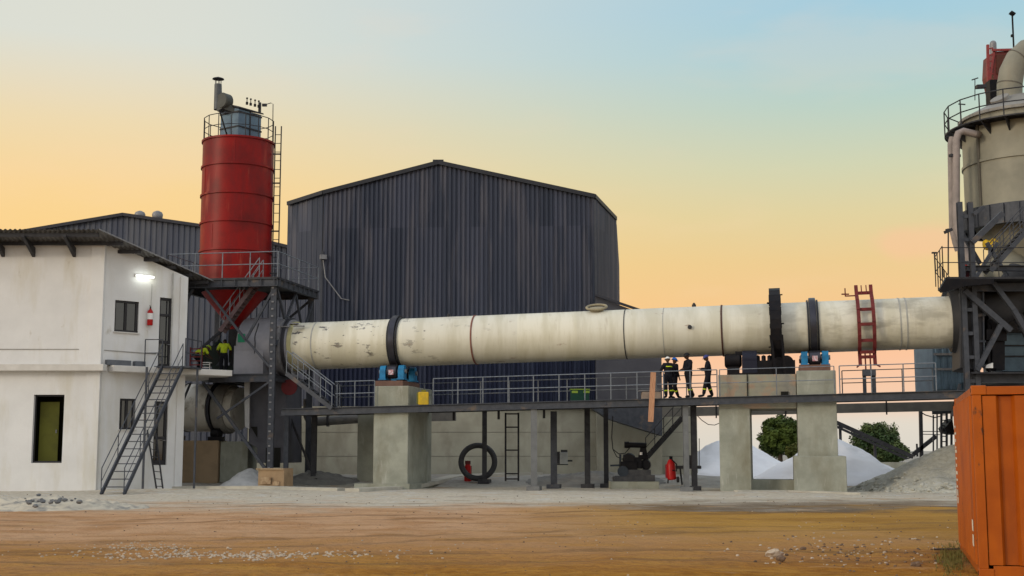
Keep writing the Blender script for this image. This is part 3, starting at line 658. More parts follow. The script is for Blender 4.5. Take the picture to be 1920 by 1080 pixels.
# roof railing
rr_ = SR-.02; pts = [SC+V((cos(a)*rr_, sin(a)*rr_, H)) for a in [2*pi*k/16 for k in range(17)]]
railing(si, pts, 1.05, 1.1, DSTEEL, (1,), .02, 'roof_railing')
m = MB(); m.path([p+V((0,0,.52)) for p in pts], .018, 6); m.build('mid_rail', DSTEEL, si)
m = MB(); lp = V((SR+.12, -.15, 0))
for dx in (0, .28): m.tube(SC+lp+V((dx, -.1, -.1)), SC+lp+V((dx, -.1, H+.75)), .03, n=6)
k = 0
while k*.42 < H+.6: m.tube(SC+lp+V((0,-.1,k*.42)), SC+lp+V((.28,-.1,k*.42)), .018, n=6); k += 1
for k in (.5, 2.5, 4.8, 6.2): m.beam(SC+lp+V((-.1,-.1,k)), SC+lp+V((.28,-.1,k)), .06, .06)
m.build('ladder', DSTEEL, si)
# filter on the silo roof
fx = thing('dust_filter', 'blue grey bag filter box with blower and chimney on the red silo', 'dust filter', SC+V((0,0,H)))
b0 = at(418, 262, 42.6); 
ctr = V((SC.x+.1, SC.y-.1, 0)); ztop = at(440, 192, 42.6).z; zbt = H+SC.z+.02
ca, sa = cos(-.62), sin(-.62); ax_ = V((ca, sa, 0)); ay_ = V((-sa, ca, 0))
m = MB(); hw, hd = .72, .62
q = [ctr-ax_*hw-ay_*hd, ctr+ax_*hw-ay_*hd, ctr+ax_*hw+ay_*hd, ctr-ax_*hw+ay_*hd]
zt_ = [ztop-.35, ztop-.35, ztop, ztop]; q = [ctr-ax_*hd-ay_*hw, ctr+ax_*hd-ay_*hw, ctr+ax_*hd+ay_*hw, ctr-ax_*hd+ay_*hw]; zt_ = [ztop, ztop-.42, ztop-.42, ztop]
vs = [V((p.x, p.y, zbt)) for p in q]+[V((p.x, p.y, z_)) for p, z_ in zip(q, zt_)]
m.add(vs, [(0,1,2,3), (4,5,6,7), (0,1,5,4), (1,2,6,5), (2,3,7,6), (3,0,4,7)]); m.build('housing', BOXBLUE, fx, bevel=.02)
m = MB(); m.add([v+V((0,0,.02))+(v-ctr-V((0,0,v.z))).normalized()*.1 for v in vs[4:]]+[v+V((0,0,.09))+(v-ctr-V((0,0,v.z))).normalized()*.1 for v in vs[4:]], [(0,1,2,3), (4,5,6,7), (0,1,5,4), (1,2,6,5), (2,3,7,6), (3,0,4,7)]); m.build('lid', DSTEEL, fx)
m = MB()
for z_ in (.55, 1.25):
    for i in range(4): m.beam(V((q[i].x, q[i].y, zbt+z_))+(q[i]-ctr).normalized()*.02, V((q[(i+1) % 4].x, q[(i+1) % 4].y, zbt+z_))+(q[(i+1) % 4]-ctr).normalized()*.02, .05, .06)
m.beam((vs[1]+vs[2])/2+ax_*.02, (vs[5]+vs[6])/2+ax_*.02, .05, .05)
m.each('stiffener', DSTEEL, fx)
for px in (463, 470, 478, 485):
    p = at(px, 196+(px-463)*.25, 42.3); m = MB(); m.tube(p, p+V((0,0,.12)), .06); m.tube(p+V((0,0,.12)), p+V((0,0,.3)), .02); m.sphere(p+V((0,0,.3)), .05, 8, 6); m.build('pulse_valve', BLACK, fx)
p = at(409, 200, 42.5); p2 = at(409, 158, 42.5)
m = MB(); m.lathe(p-V((0,0,.15)), p2, [(0,.2), (1,.17)], 20); m.build('chimney', M('dull grey sheet', RGB(.10,.11,.12), None, 3, .5, .2), fx, True)
m = MB()
for a in range(5): d = V((cos(a*1.257), sin(a*1.257), 0))*.14; m.tube(p2+d, p2+d+V((0,0,.26)), .015, n=5)
m.lathe(p2+V((0,0,.24)), p2+V((0,0,.36)), [(0,.28), (.3,.26), (1,.03)], 20); m.build('chimney_cap', DSTEEL, fx)
m = MB(); c0 = at(422, 190, 42.4); m.lathe(c0+V((-.15,-.2,0)), c0+V((.1,.2,0)), [(0,.34), (.1,.38), (.9,.38), (1,.34)], 24); m.beam(c0+V((-.1,0,-.2)), p-V((0,0,.1)), .36, .4); m.beam(c0+V((0,0,-.25)), c0+V((.55,.1,-.45)), .3, .3); m.build('blower', M('blower green grey', RGB(.07,.075,.07), None, 3, .5), fx, True)
m = MB(); m.beam(c0+V((-.2,-.2,-.5)), at(428, 262, 42.4), .06, .06); m.build('prop', BLACK, fx)
m = MB(); a_ = at(511, 268, 43); b_ = at(512, 195, 43); m.path([a_, b_, at(508, 193, 43), at(498, 196, 43)], .02); m.box(at(496, 197, 43), (.22, .12, .12)); m.box(at(487, 202, 42.6), (.12, .12, .5)); m.build('lamp_arm', DSTEEL, fx)
# ------------------------------------------------ rotary kiln
kmat = bpy.data.materials.new('weathered white kiln paint with underside shading'); kmat.use_nodes = True
t = kmat.node_tree; n = t.nodes; l = t.links; bs = n['Principled BSDF']; bs.inputs['Roughness'].default_value = .42; bs.inputs['Metallic'].default_value = .0
tcn = n.new('ShaderNodeTexCoord'); sp = n.new('ShaderNodeSeparateXYZ'); l.new(tcn.outputs['Object'], sp.inputs[0])
nA = gnoise(1.3, (1, 1, 1), 8, .65); nB = gnoise(.9, (1.6, .3, .3), 6); nC = gnoise(1.7, (.6, 1, 1.7), 10, .72); nD = gnoise(2.2, (3.0, .5, .22), 7, .7)
c = gmix(gmap(nB, .42, .62), RGB(.70,.675,.57), RGB(.58,.55,.43))
c = gmix(gm2('MULTIPLY', gmap(nD, .58, .70), .35), c, RGB(.33,.26,.17))
seg = n.new('ShaderNodeMath'); seg.operation = 'FLOOR'; l.new(gm2('MULTIPLY', sp.outputs['X'], 1/2.55), seg.inputs[0])
wq = n.new('ShaderNodeTexWhiteNoise'); wq.noise_dimensions = '1D'; l.new(seg.outputs[0], wq.inputs['W'])
c = gmix(gm2('MULTIPLY', wq.outputs['Value'], .22), c, RGB(.40,.40,.38))
flake = gm2('MULTIPLY', gmap(nC, .592, .604), gmap(gm2('ADD', gm2('MULTIPLY', sp.outputs['X'], -.075), gm2('MULTIPLY', nA, .6)), -.60, .45))
c = gmix(flake, c, RGB(.045,.045,.06)); c = gmix(gm2('MULTIPLY', gmap(gnoise(3.6, (.8, 1, .9), 3, .5), .71, .725), gmap(gm2('ADD', sp.outputs['X'], gm2('MULTIPLY', nB, 14)), 17, 11, 0, .9)), c, RGB(.05,.045,.05)); c = gmix(gm2('MULTIPLY', gmap(sp.outputs['Z'], .6, -.9), .35), c, RGB(.42,.39,.27))  # last mix browns the underside: tube shading put into the paint colour
rust = gm2('MULTIPLY', gmap(gnoise(1.7, (.6, 1, 1.8), 8, .7), .64, .72), .7)
c = gmix(rust, c, RGB(.26,.15,.09))
dirty = gm2('MULTIPLY', gmap(gnoise(.7, (1, 1, 3), 6), .45, .65), gmap(sp.outputs['X'], 17, 25, 0, .65))
c = gmix(dirty, c, RGB(.30,.28,.22))
l.new(c, bs.inputs['Base Color'])
bn = n.new('ShaderNodeBump'); bn.inputs['Strength'].default_value = .25; bn.inputs['Distance'].default_value = .03; l.new(nA, bn.inputs['Height']); l.new(bn.outputs[0], bs.inputs['Normal'])
ki = thing('rotary_kiln', 'long inclined white rotary kiln tube with dark tyres', 'rotary kiln', K0)
m = MB(); seam = [s_of(px) for px in (598, 893, 1000, 1175, 1247, 1355, 1685, 1695)]
prof = [(0, KR), (KL, KR)]
ss = [0.0]; 
while ss[-1] < KL-.01: ss.append(min(KL, ss[-1]+.7))
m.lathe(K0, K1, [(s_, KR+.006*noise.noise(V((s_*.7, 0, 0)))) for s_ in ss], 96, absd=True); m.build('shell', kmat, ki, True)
def ring(s_, wd, r, name, mat, parent=ki, prof=None):
    a = kp(s_-wd/2); b = kp(s_+wd/2)
    pr = prof or [(0, KR-.02), (0, r-.02), (.06, r), (.94, r), (1, r-.02), (1, KR-.02)]
    return MB().lathe(a, b, pr, 96, False).build(name, mat, parent, True)
ring(.12, .22, KR+.06, 'end_flange', M('yellowed flange', RGB(.40,.37,.20), None, 3, .6))
for px, wd, r_, mt in ((598, .06, .015, M('weld grey', RGB(.38,.38,.36), None, 4, .6)), (893, .07, .03, M('rust seam', RGB(.22,.09,.07), None, 4, .7)), (1175, .04, .02, DSTEEL), (1247, .03, .012, M('weld grey')if 0 else MATS['weld grey']), (1355, .07, .03, M('dark rust seam', RGB(.08,.035,.03), None, 4, .7)), (1685, .05, .02, MATS['weld grey']), (1697, .05, .02, MATS['weld grey'])):
    ring(s_of(px), wd, KR+r_, 'weld_band', mt)
TYRE = M('tyre steel', RGB(.06,.06,.075), RGB(.04,.04,.05), 2, .35, .7)
ST1 = s_of(747); ST2 = s_of(1524); SG = s_of(1455)
for s_ in (ST1, ST2):
    ring(s_, .27, KR+.17, 'tyre', TYRE); ring(s_+.20, .07, KR+.08, 'stop_ring', DSTEEL); ring(s_-.20, .07, KR+.08, 'stop_ring', DSTEEL)
# inspection manholes
p = kp(s_of(1122), -.30, KR-.03); q_ = KU*.12-KT*.03
m = MB(); m.path([p+KD*(.44*cos(a))+KT*(.30*sin(a))+KU*(.14*sin(a))+q_*1.3 for a in [2*pi*k/24 for k in range(25)]], .05); m.tube(p, p+q_*1.2, .30, n=24); m.build('manhole', M('tan steel', RGB(.33,.29,.2), None, 4, .6), ki)
m = MB()
for px in (842, 1303): p = kp(s_of(px), 0, KR); m.tube(p, p+KU*.1, .09); m.sphere(p+KU*.12, .06, 8, 6)
p = kp(s_of(1297), -KR*.985, .1); m.tube(p, p-KT*.12, .09); m.each('nozzle', DSTEEL, ki)
# girth gear
gg = MB(); nt_ = 72; r0, r1 = KR+.42, KR+.50; vs = []; w_ = .17
a0_ = kp(SG-w_); a1_ = kp(SG+w_)
for base in (a0_, a1_):
    for i in range(nt_*2):
        rr = r1 if i % 2 else r0; a = 2*pi*i/(nt_*2); vs.append(base+KT*(rr*cos(a))+KU*(rr*sin(a)))
    for i in range(nt_*2): a = 2*pi*i/(nt_*2); vs.append(base+KT*(KR*.99*cos(a))+KU*(KR*.99*sin(a)))
k2 = nt_*2; fs = []
for i in range(k2):
    j = (i+1) % k2; fs += [(i, j, k2+j, k2+i), (2*k2+i, 2*k2+j, 3*k2+j, 3*k2+i), (i, j, 2*k2+j, 2*k2+i)]
gg.add(vs, fs); gg.build('girth_gear', BLACK, ki)
m = MB()
for k in range(12):
    a = 2*pi*k/12; d = KT*cos(a)+KU*sin(a); m.box(kp(SG)+d*(KR+.2), (.5, .16, .36), ax=(KD, d.cross(KD), d))
for k in range(9):
    a = 2*pi*k/9+.3; d = KT*cos(a)+KU*sin(a); s__ = (-1) ** k; m.tube(kp(SG+.15*s__)+d*(KR+.34), kp(SG+.33*s__)+d*(KR+.36), .03, n=6)
m.each('gear_spring', BLACK, ki)
# gear guard
gd = thing('gear_guard', 'black greasy gear guard frame on the kiln drive', 'gear guard', kp(SG, -KR-.7, -1.9))
m = MB()
for a0a in range(0, 14):
    a = radians(60+a0a*14); b = radians(60+(a0a+1)*14); R_ = KR+.62
    d0 = KU*sin(a)+KT*cos(a); d1 = KU*sin(b)+KT*cos(b)
    m.box(kp(SG)+(d0+d1)*.5*R_, (.46, R_*radians(14)+.02+.05*(a0a % 3 == 0), .05), ax=(KD, (d1-d0).normalized(), (d0+d1).normalized()))
m.build('hood', BLACK, gd)
m = MB(); m.box(kp(SG, -.6, -KR-.75), (.7, 1.0, .9), RZ); m.beam(kp(SG-.22, -KR-.5, -.4), kp(SG-.1, -KR-.4, -KR-1.1), .1, .1); m.beam(kp(SG+.22, -KR-.5, -.4), kp(SG+.28, -KR-.4, -KR-1.1), .1, .1); m.build('base_frame', BLACK, gd)
# support rollers
PZ = DU
def roller_station(s_, label, tz):
    o = thing('support_roller', label, 'roller station', kp(s_, -.9, -KR-.9))
    top = tz
    b = kp(s_, 0, 0); zb = top
    for sg in (-1, 1):
        c_ = kp(s_, sg*.78, -KR-.2-.02); c_ = kp(s_, sg*(KR+.2+.32)*sin(radians(32)), -(KR+.2+.32)*cos(radians(32)))
        MB().lathe(c_-KD*.22, c_+KD*.22, [(0,.28), (.05,.31), (.95,.31), (1,.28)], 32).each('roller', TYRE, o, True)
        m = MB(); m.tube(c_-KD*.62, c_+KD*.62, .10, n=16); m.build('shaft', LSTEEL, o, True)
        for e_ in (-1, 1):
            m = MB(); bb = c_+KD*(.42*e_)
            m.box(bb-V((0,0,.12)), (.26, .46, .40), RZ); m.lathe(bb-KD*.13+V((0,0,.08)), bb+KD*.13+V((0,0,.08)), [(0,.2), (1,.2)], 20); m.box(V((bb.x, bb.y, (bb.z-.32+zb+.32)/2)), (.34, .58, .06), RZ); m.build('bearing_housing', BLUE, o, True)
    cc = kp(s_, 0, 0); m = MB(); zf = kp(s_, 0, -KR).z
    m.box(V((cc.x, cc.y, zb+.13))+KT*0, (1.25, 2.7, .26), RZ); m.build('bed_plate', M('brown bed plate', RGB(.16,.09,.07), None, 4, .6), o)
    m = MB(); m.box(kp(s_, -1.16, -KR-.32), (.22, .03, .22), RZ); m.build('badge', M('badge', RGB(.55,.5,.55), RGB(.4,.1,.12), 14, .5), o)
    return o
# ------------------------------------------------ piers
def pier(label, pxl, pxr, top_y, t0, t1, wall=None, step=None, below=None):
    sa_ = s_of(pxl, t0, -3); sb_ = s_of(pxr, t0, -3); p = kp((sa_+sb_)/2, (t0+t1)/2)
    zt_ = at((pxl+pxr)/2, top_y, kp(sa_, t0).y).z
    o = thing('concrete_pier', label, 'pier', (p.x, p.y, 0), 'concrete piers under the kiln')
    m = MB(); m.box((p.x, p.y, zt_/2-.1), (sb_-sa_, t1-t0, zt_+.2), RZ); m.build('shaft', CONC, o, bevel=.03)
    return o, p, zt_, sb_-sa_
o1, p1_, z1_, w1_ = pier('broad grey concrete pier under the left kiln tyre', 703, 768, 724, -1.9, 1.9)
m = MB(); m.box((p1_.x-.3, p1_.y, .0), (w1_+.9, 4.2, .5), RZ); m.build('footing', CONC, o1)
roller_station(ST1, 'blue roller bearing station under the left kiln tyre', z1_)
o3, p3_, z3_, w3_ = pier('tall concrete pier with stepped base under the right kiln tyre', 1497, 1571, 695, -1.7, 1.9)
m = MB(); zb3 = at(1530, 855, p3_.y-2).z; m.box((p3_.x+.05, p3_.y, zb3/2-.1), (w3_+.5, 4.2, zb3+.2), RZ); m.build('plinth', CONC, o3, bevel=.03)
roller_station(ST2, 'blue roller bearing station under the right kiln tyre', z3_)
o2, p2_, z2p, w2_ = pier('slim concrete pier under the kiln drive motors', 1350, 1408, 766, -1.6, 1.6)
sa_ = s_of(1350, -1.6, -3); sb_ = s_of(1496, -1.6, -3); p = kp((sa_+sb_)/2, 0, 0); zt2 = at(1420, 703, kp(sa_, -1.6).y).z
zb2 = dk((sa_+sb_)/2, 0).z-.5
m = MB(); m.box((p.x, p.y, (zt2+zb2)/2), (sb_-sa_, 3.2, zt2-zb2), RZ); m.build('drive_base', M('drive base concrete', RGB(.30,.29,.22), RGB(.24,.23,.2), 1.3, .9, bump=.3, dirt=RGB(.34,.25,.18), dlo=.5, dhi=.6), o2, bevel=.02)
m = MB(); pc = kp(s_of(1400, -1.62, -3), -1.64); m.box((pc.x+.1, pc.y, zt2-.5), (.04, .06, 1.0), RZ); pc = kp(s_of(1474, -1.62, -3), -1.63); m.box((pc.x, pc.y, zt2-.82), (.3, .06, .22), RZ); m.each('wall_socket', DARK, o2)
lw = thing('low_wall', 'low concrete wall between the two right hand piers', 'wall', (p.x+.5, p.y, 0))
MB().box((p.x+.3, p.y+.2, .15), (2.6, 1.4, .6), RZ).build('wall', CONC, lw); bp_ = at(693, 820, 44.5)
ob = thing('rear_pier', 'dark rear concrete column half hidden behind the left pier', 'pier', (bp_.x, bp_.y, 0)); MB().box((bp_.x+.1, bp_.y, 1.75), (1.0, 1.2, 3.5), RZ).build('shaft', CONC, ob)
# ------------------------------------------------ drive motors on the drive base
dr = thing('kiln_drive', 'black electric motor and gearbox row on the drive base', 'drive motor', V((p.x, p.y-.5, zt2)))
def onb(px, t_=-.9): s__ = s_of(px, t_, -2.0); q = kp(s__, t_); return V((q.x, q.y, zt2))
axd = HD
m = MB(); c_ = onb(1377); m.lathe(c_+V((0,0,.62))-axd*.35, c_+V((0,0,.62))+axd*.35, [(0,.22), (.08,.30), (.9,.30), (1,.2)], 24); m.box(c_+V((0,0,.18)), (.5, .5, .36), RZ); m.box(c_+V((.25,0,.93)), (.3, .3, .16), RZ); m.build('motor', BLACK, dr, True)
m = MB(); c_ = onb(1408); m.box(c_+V((0,0,.38)), (.62, .7, .76), RZ); m.lathe(c_+V((0,0,.68))-axd*.3, c_+V((0,0,.68))+axd*.3, [(0,.36), (1,.36)], 28); m.build('gearbox', M('dark blue gearbox', RGB(.012,.014,.03), None, 3, .5), dr, True)
m = MB(); c_ = onb(1432); m.box(c_+V((0,0,.3)), (.7, .6, .6), RZ)
for k in range(3): m.lathe(c_+V((0,0,.6))+axd*(-.28+.24*k), c_+V((0,0,.6))+axd*(-.10+.24*k), [(0,.2), (.5,.25), (1,.2)], 20)
m.build('coupling', BLACK, dr, True)
m = MB(); c_ = onb(1470); m.box(c_+V((0,0,.3)), (1.0, .7, .6), RZ); m.lathe(c_+V((0,-.3,.5))+axd*.08, c_+V((0,.3,.5))+axd*.22, [(0,.3), (1,.3)], 24); m.lathe(c_+V((-.2,-.3,.42)), c_+V((-.2,.3,.42)), [(0,.32), (1,.32)], 24); m.build('pinion_housing', BLACK, dr, True)
m = MB(); a_ = onb(1366); b_ = onb(1482); m.beam(a_+V((0,0,.04)), b_+V((0,0,.04)), 1.1, .08); m.build('skid', BLACK, dr)
# ------------------------------------------------ maroon scanner frame around the kiln
mf = thing('scanner_gantry', 'maroon ladder shaped steel frame bolted round the kiln near its right end', 'steel frame', kp(s_of(1628), -KR-.4, -KR))
sA = s_of(1610, -KR, 0); sB = s_of(1638, -KR, 0); Rm = KR+.30
arc = [radians(a) for a in (78, 62, 44, 22, 0, -22, -44, -62, -74)]
for s_ in (sA, sB):
    m = MB(); pts = [kp(s_, -Rm*cos(a), Rm*sin(a)) for a in arc]; pts = [kp(s_, -.45, Rm+.25)]+pts[1:-1]+[kp(s_, -.75, -Rm-.35)]
    for a, b in zip(pts[:-1], pts[1:]): m.beam(a, b, .11, .14, KD)
    m.build('side_rail', MAROON, mf)
for (t_, u_) in ((-.6, KR+.22), (-1.18, .55), (-Rm, -.08), (-1.1, -.72), (-.8, -KR-.1), (-.75, -KR-.3)):
    MB().beam(kp(sA, t_, u_), kp(sB, t_, u_), .09, .13).build('rung', MAROON, mf)
m = MB()
for k in (.35, .68): s_ = sA+(sB-sA)*k; m.beam(kp(s_, -.7, KR+.15), kp(s_, -.5, KR+.55), .04, .04); m.beam(kp(s_, -.8, -KR-.05), kp(s_, -.75, -KR-.9), .05, .05)
m.beam(kp(sA-.45, -.6, KR+.1), kp(sA-.45, -.6, KR+.45), .04, .04); m.box(kp(sA-.45, -.6, KR+.2), (.3, .08, .05)); m.beam(kp(sA-.45, -.6, KR+.12), kp(sA, -.62, KR+.12), .05, .05)
m.beam(kp(sA, -.75, -Rm-.3), kp(sA-.15, -.75, -Rm-.42), .1, .06); m.beam(kp(sB, -.75, -Rm-.3), kp(sB+.2, -.75, -Rm-.42), .1, .06)
m.each('bolt_rod', MAROON, mf)
pd = thing('steel_pedestal', 'grey steel pedestal with open middle below the maroon frame', 'pedestal', dk(s_of(1629, -.8, -2), -.8))
sc_ = s_of(1629, -.8, -2.2); m = MB(); zd_ = dk(sc_, -.8).z; zt_ = at(1629, 692, dk(sc_, -.8).y).z; q = dk(sc_, -.8)
m.box((q.x, q.y, zt_-.15), (.52, .5, .26), RZ); m.build('cap', STEEL, pd)
for e_ in (-1, 1): MB().beam(V((q.x, q.y, zd_))+HD*(.19*e_), V((q.x, q.y, zt_-.26))+HD*(.19*e_), .12, .12).build('leg', STEEL, pd)
# ------------------------------------------------ long walkway
sL = s_of(527, FT, DU); sR = s_of(1812, FT, DU)
wk = thing('steel_walkway', 'long grey steel walkway running under the kiln with pipe railings', 'walkway', (dk(sL, 0).x, dk(sL, 0).y, 0))
m = MB(); m.ibeam(dk(sL, FT, -.15), dk(sR, FT, -.15), .24, .30); m.box((dk(sL, FT, -.15)+dk(sR, FT, -.15))/2, (.1, .1, .1)); m.build('edge_beam', STEEL, wk)
m = MB(); m.ibeam(dk(sL, BT, -.12), dk(sR, BT, -.12), .2, .22); m.ibeam(dk(sL, -.3, -.16), dk(sR, -.3, -.16), .2, .2)
k = sL+.3
while k < sR: m.ibeam(dk(k, FT+.1, -.14), dk(k, BT-.1, -.14), .12, .16); k += 1.4
m.each('joist', DSTEEL, wk)
s1a, s1b = s_of(701, -1.9, -3), s_of(769, -1.9, -3)
s2a, s2b = s_of(1349, -1.6, -3), s_of(1572, -1.6, -3)
for (a, b) in ((sL, s1a), (s1b, s2a), (s2b, sR)):
    m = MB(); m.prism([dk(a, FT+.13, .02), dk(b, FT+.13, .02), dk(b, BT-.13, .02), dk(a, BT-.13, .02)], (0, 0, -.05)); m.build('deck_plate', STEEL, wk)
for (px, mt, w_, t_) in ((1003, LSTEEL, .26, FT+.1), (1288, LSTEEL, .22, FT+.2), (1303, DSTEEL, .22, FT+1.2), (590, DSTEEL, .24, BT+.2), (1040, STEEL, .28, BT), (1103, DSTEEL, .24, BT+.4), (1138, DSTEEL, .20, BT+1.2), (538, STEEL, .2, -1.0), (910, DSTEEL, .22, BT+1.6)):
    mt = {LSTEEL: M('mid grey steel', RGB(.17,.175,.18), RGB(.13,.135,.14), 3, .6, .1)}.get(mt, mt)
    s_ = s_of(px, t_, -5); q = dk(s_, t_); m = MB(); tp_ = q.z+.04 if t_ > BT else q.z-.3; m.ibeam((q.x, q.y, gzp(q)-.1), (q.x, q.y, tp_), w_, w_, .025)
    if t_ > BT: m.beam(q-V((0,0,.1)), dk(s_, BT-.05)-V((0,0,.1)), .14, .16)
    m.hold = False; m.box((q.x, q.y, gzp(q)+.08), (w_+.3, w_+.3, .2), RZ)
    m.build('column', mt, wk)
m = MB(); q = dk(s_of(590, BT+.2, -5), BT+.2); m.beam(dk(s_of(545, BT, -3), BT, -.3), (q.x-.1, q.y, gzp(q)+.5), .1, .1); m.each('brace', DSTEEL, wk)
def rl_(px, t_=FT): return dk(s_of(px, t_, DU), t_, .02)
railing(wk, [rl_(628), rl_(702)], 1.1, 1.0)
railing(wk, [rl_(812), rl_(1345)], 1.1, 1.08)
railing(wk, [rl_(1350), rl_(1565)], 1.1, 1.9, None, (1, .5), .018)
railing(wk, [rl_(1575), rl_(1756)], 1.1, 1.3)
railing(wk, [rl_(640, BT), rl_(1345, BT)], 1.1, 1.3)
railing(wk, [rl_(1580, BT), rl_(1750, BT)], 1.1, 1.3)
railing(wk, [rl_(628), rl_(640, BT)], 1.1, 1.3)
# stair from burner floor to walkway
ws = thing('walkway_stair', 'grey steel stair dropping from the burner floor to the walkway', 'staircase', at(540, 700, 40))
stair(ws, at(622, 766, 39.4), at(537, 700, 39.9), (.14, .99, 0), .8, 8, STEEL, RAIL, (1, 1), .22, 1.0)
# girder behind the walkway
gs0 = s_of(1242, 5.5, DU); g0 = dk(gs0, 5.5); g1 = dk(s_of(1800, 5.5, DU), 5.5)
gd_ = thing('rear_girder', 'pale grey box girder running level behind the walkway', 'girder', g0)
za = at(1242, 773, g0.y).z; zb_ = at(1800, 761, g1.y).z
m = MB(); m.beam(V((g0.x, g0.y, za)), V((g1.x, g1.y, zb_)), .35, .42); m.build('box_beam', M('girder grey', RGB(.17,.165,.155), RGB(.13,.13,.125), 2, .7), gd_)
m = MB()
for px in (1345, 1477, 1664): q = V((g0.x, g0.y, za)).lerp(V((g1.x, g1.y, zb_)), (px-1242)/558); m.box(q+V((0,-.2,.12)), (.06, .04, .9))
m.each('hanger', DSTEEL, gd_)
# duct under the left part
dd = thing('round_duct', 'dusty grey round duct with elbow hanging behind the left pier', 'duct', at(600, 785, 45.5))
m = MB(); e0 = at(577, 772, 45.5); m.path([e0+V((0,0,.6)), e0, e0+V((0,0,-.18)), e0+V((.08,0,-.36)), e0+V((.25,0,-.45)), e0+V((.5,0,-.47)), at(700, 783, 45.0)], .22, 16); m.build('pipe', M('dusty duct', RGB(.14,.14,.14), RGB(.2,.19,.18), 2, .6), dd, True)
m = MB(); m.box(at(615, 788, 45.3), (.08, .5, .6)); m.each('hanger', DSTEEL, dd)
d2 = thing('square_duct', 'dark grey square duct under the walkway right of the left pier', 'duct', at(860, 782, 45))
m = MB(); m.beam(at(806, 782, 45), at(855, 781, 45), .4, .4); m.build('casing', MATS['dusty duct'], d2)
m = MB(); 
for px in (851, 935, 1020): s_ = s_of(px, 1.2, DU); q = dk(s_, 1.2); m.box((q.x, q.y, q.z-.3), (.11, .11, .6))
m.each('hanger', DSTEEL, d2)
# ------------------------------------------------ kiln hood on the left
kh = thing('kiln_hood', 'grey firing hood closing the left end of the kiln', 'kiln hood', kp(-1.6, 0, -KR))
m = MB(); s9 = s_of(462); m.lathe(kp(s9), kp(.05), [(0, KR+.10), (.05, KR+.30), (.70, KR+.30), (.72, KR+.2), (1, KR+.16)], 64); m.build('barrel', HOOD, kh, True)
m = MB(); hb = kp((s9+s_of(516))/2, 0, 0); wx = s_of(516)-s9
m.box((hb.x, hb.y, (DKZ+hb.z)/2), (wx, 2*KR+.56, hb.z-DKZ), RZ); m.build('casing', HOOD, kh)
m = MB(); q0 = kp(s9+.15, -KR-.31, .45); 
for dz in (0, 1): pass
m.box(kp(s9+.35, -KR-.295, .35), (.34, .02, .38), RZ); m.build('green_patch', GREEN, kh)
ring(s_of(548), .16, KR+.24, 'seal_ring', DSTEEL, kh); ring(s_of(541), .1, KR+.27, 'seal_ring', LSTEEL, kh)
m = MB(); m.path([kp(s9+1.0+.02*sin(k), -sqrt(max(0,(KR+.31)**2-u**2)), u) for k, u in enumerate([-.9+.12*j for j in range(17)])], .025); m.build('weld_line', DSTEEL, kh)
m = MB()
for (px, py, dx) in ((535, 600, .5), (560, 598, .4), (547, 612, .6), (575, 612, .5)): q = kp(s_of(px), -.55-(py-598)*.03, 1.0-(py-598)*.012); m.box(q, (dx, .2, .05), RZ+.3*(px % 3-1))
m.each('torn_seal_plate', LSTEEL, kh)
# cooler inlet chute
ch = thing('cooler_chute', 'dark grey steel transfer chute dropping below the kiln hood', 'chute', at(490, 800, 43))
m = MB(); yc = 42.6; m.prism([at(466, 705, yc), at(508, 705, yc), at(536, 712, yc), at(536, 868, yc), at(482, 868, yc), at(482, 840, yc), at(466, 830, yc)], (.3, 2.6, 0)); m.build('casing', M('chute steel', RGB(.085,.085,.10), RGB(.065,.065,.08), 1.5, .6), ch)
m = MB(); m.box(at(512, 858, yc-.05), (.65, .06, .9)); m.prism([at(470, 800, yc-.06), at(482, 800, yc-.06), at(482, 820, yc-.06)], (0, .05, 0)); m.each('access_door', DARK, ch)
m = MB(); m.prism([at(458, 712, yc-.5), at(468, 712, yc-.5), at(467, 804, yc-.5), at(459, 800, yc-.5)], (0, .15, 0)); m.build('white_leaf', M('pale steel leaf', RGB(.45,.45,.46), None, 3, .6), ch)
rd = thing('red_disc', 'dark red round blanking plate by the walkway stair', 'disc', at(542, 727, 44)); c_ = at(542, 726, 42.5); MB().tube(c_, c_+V((0,.12,0)), .36, n=36).build('plate', M('dull red', RGB(.18,.03,.035), None, 3, .6), rd)
# ------------------------------------------------ cooler drum, lower left
cd = thing('cooler_drum', 'pale grey cooler drum beside the office, low under the burner floor', 'cooler drum', at(400, 820, 44.5))
ca_ = at(330, 764, 45.2); cb_ = at(451, 766, 44.2); dv = (cb_-ca_).normalized()
m = MB(); m.lathe(ca_-dv*3, cb_, [(0,1.05), (3.2,1.05), (3.55,1.13), (5.2,1.13), (5.2,1.0), ((cb_-ca_).length+3,1.0)], 64, absd=True); m.build('shell', M('cooler paint', RGB(.60,.58,.53), RGB(.50,.48,.44), 1, .4, .1, dirt=RGB(.2,.17,.12), dlo=.55, dhi=.7), cd, True)
for k, r_ in ((.58, 1.17), (2.32, 1.25)):
    a = ca_+dv*k; MB().lathe(a, a+dv*.14, [(0,.98), (0,r_), (1,r_), (1,.98)], 64, False).build('tyre', TYRE, cd, True)
m = MB(); a = ca_+dv*2.5; m.lathe(a, a+dv*.55, [(0,1.18), (.2,1.2), (.8,1.2), (1,1.12)], 64); m.build('seal_drum', M('dark seal', RGB(.26,.25,.23), None, 2, .5, .3), cd, True)
m = MB(); s_l = ca_+dv*1.4; m.box(s_l+V((-.0,-1.14,-.12)), (.04, .03, .5)); m.box(s_l+V((.18,-1.14,-.12)), (.04, .03, .5)); m.each('handle', DSTEEL, cd)
m = MB()
for k, dx in enumerate((.3, 2.4)): c_ = ca_+dv*dx+V((0,-.7,-1.2)); m.lathe(c_-dv*.2, c_+dv*.2, [(0,.24), (1,.24)], 24); m.box(c_-V((0,0,.25)), (.7, .5, .2))
m.each('roller', BLACK, cd)
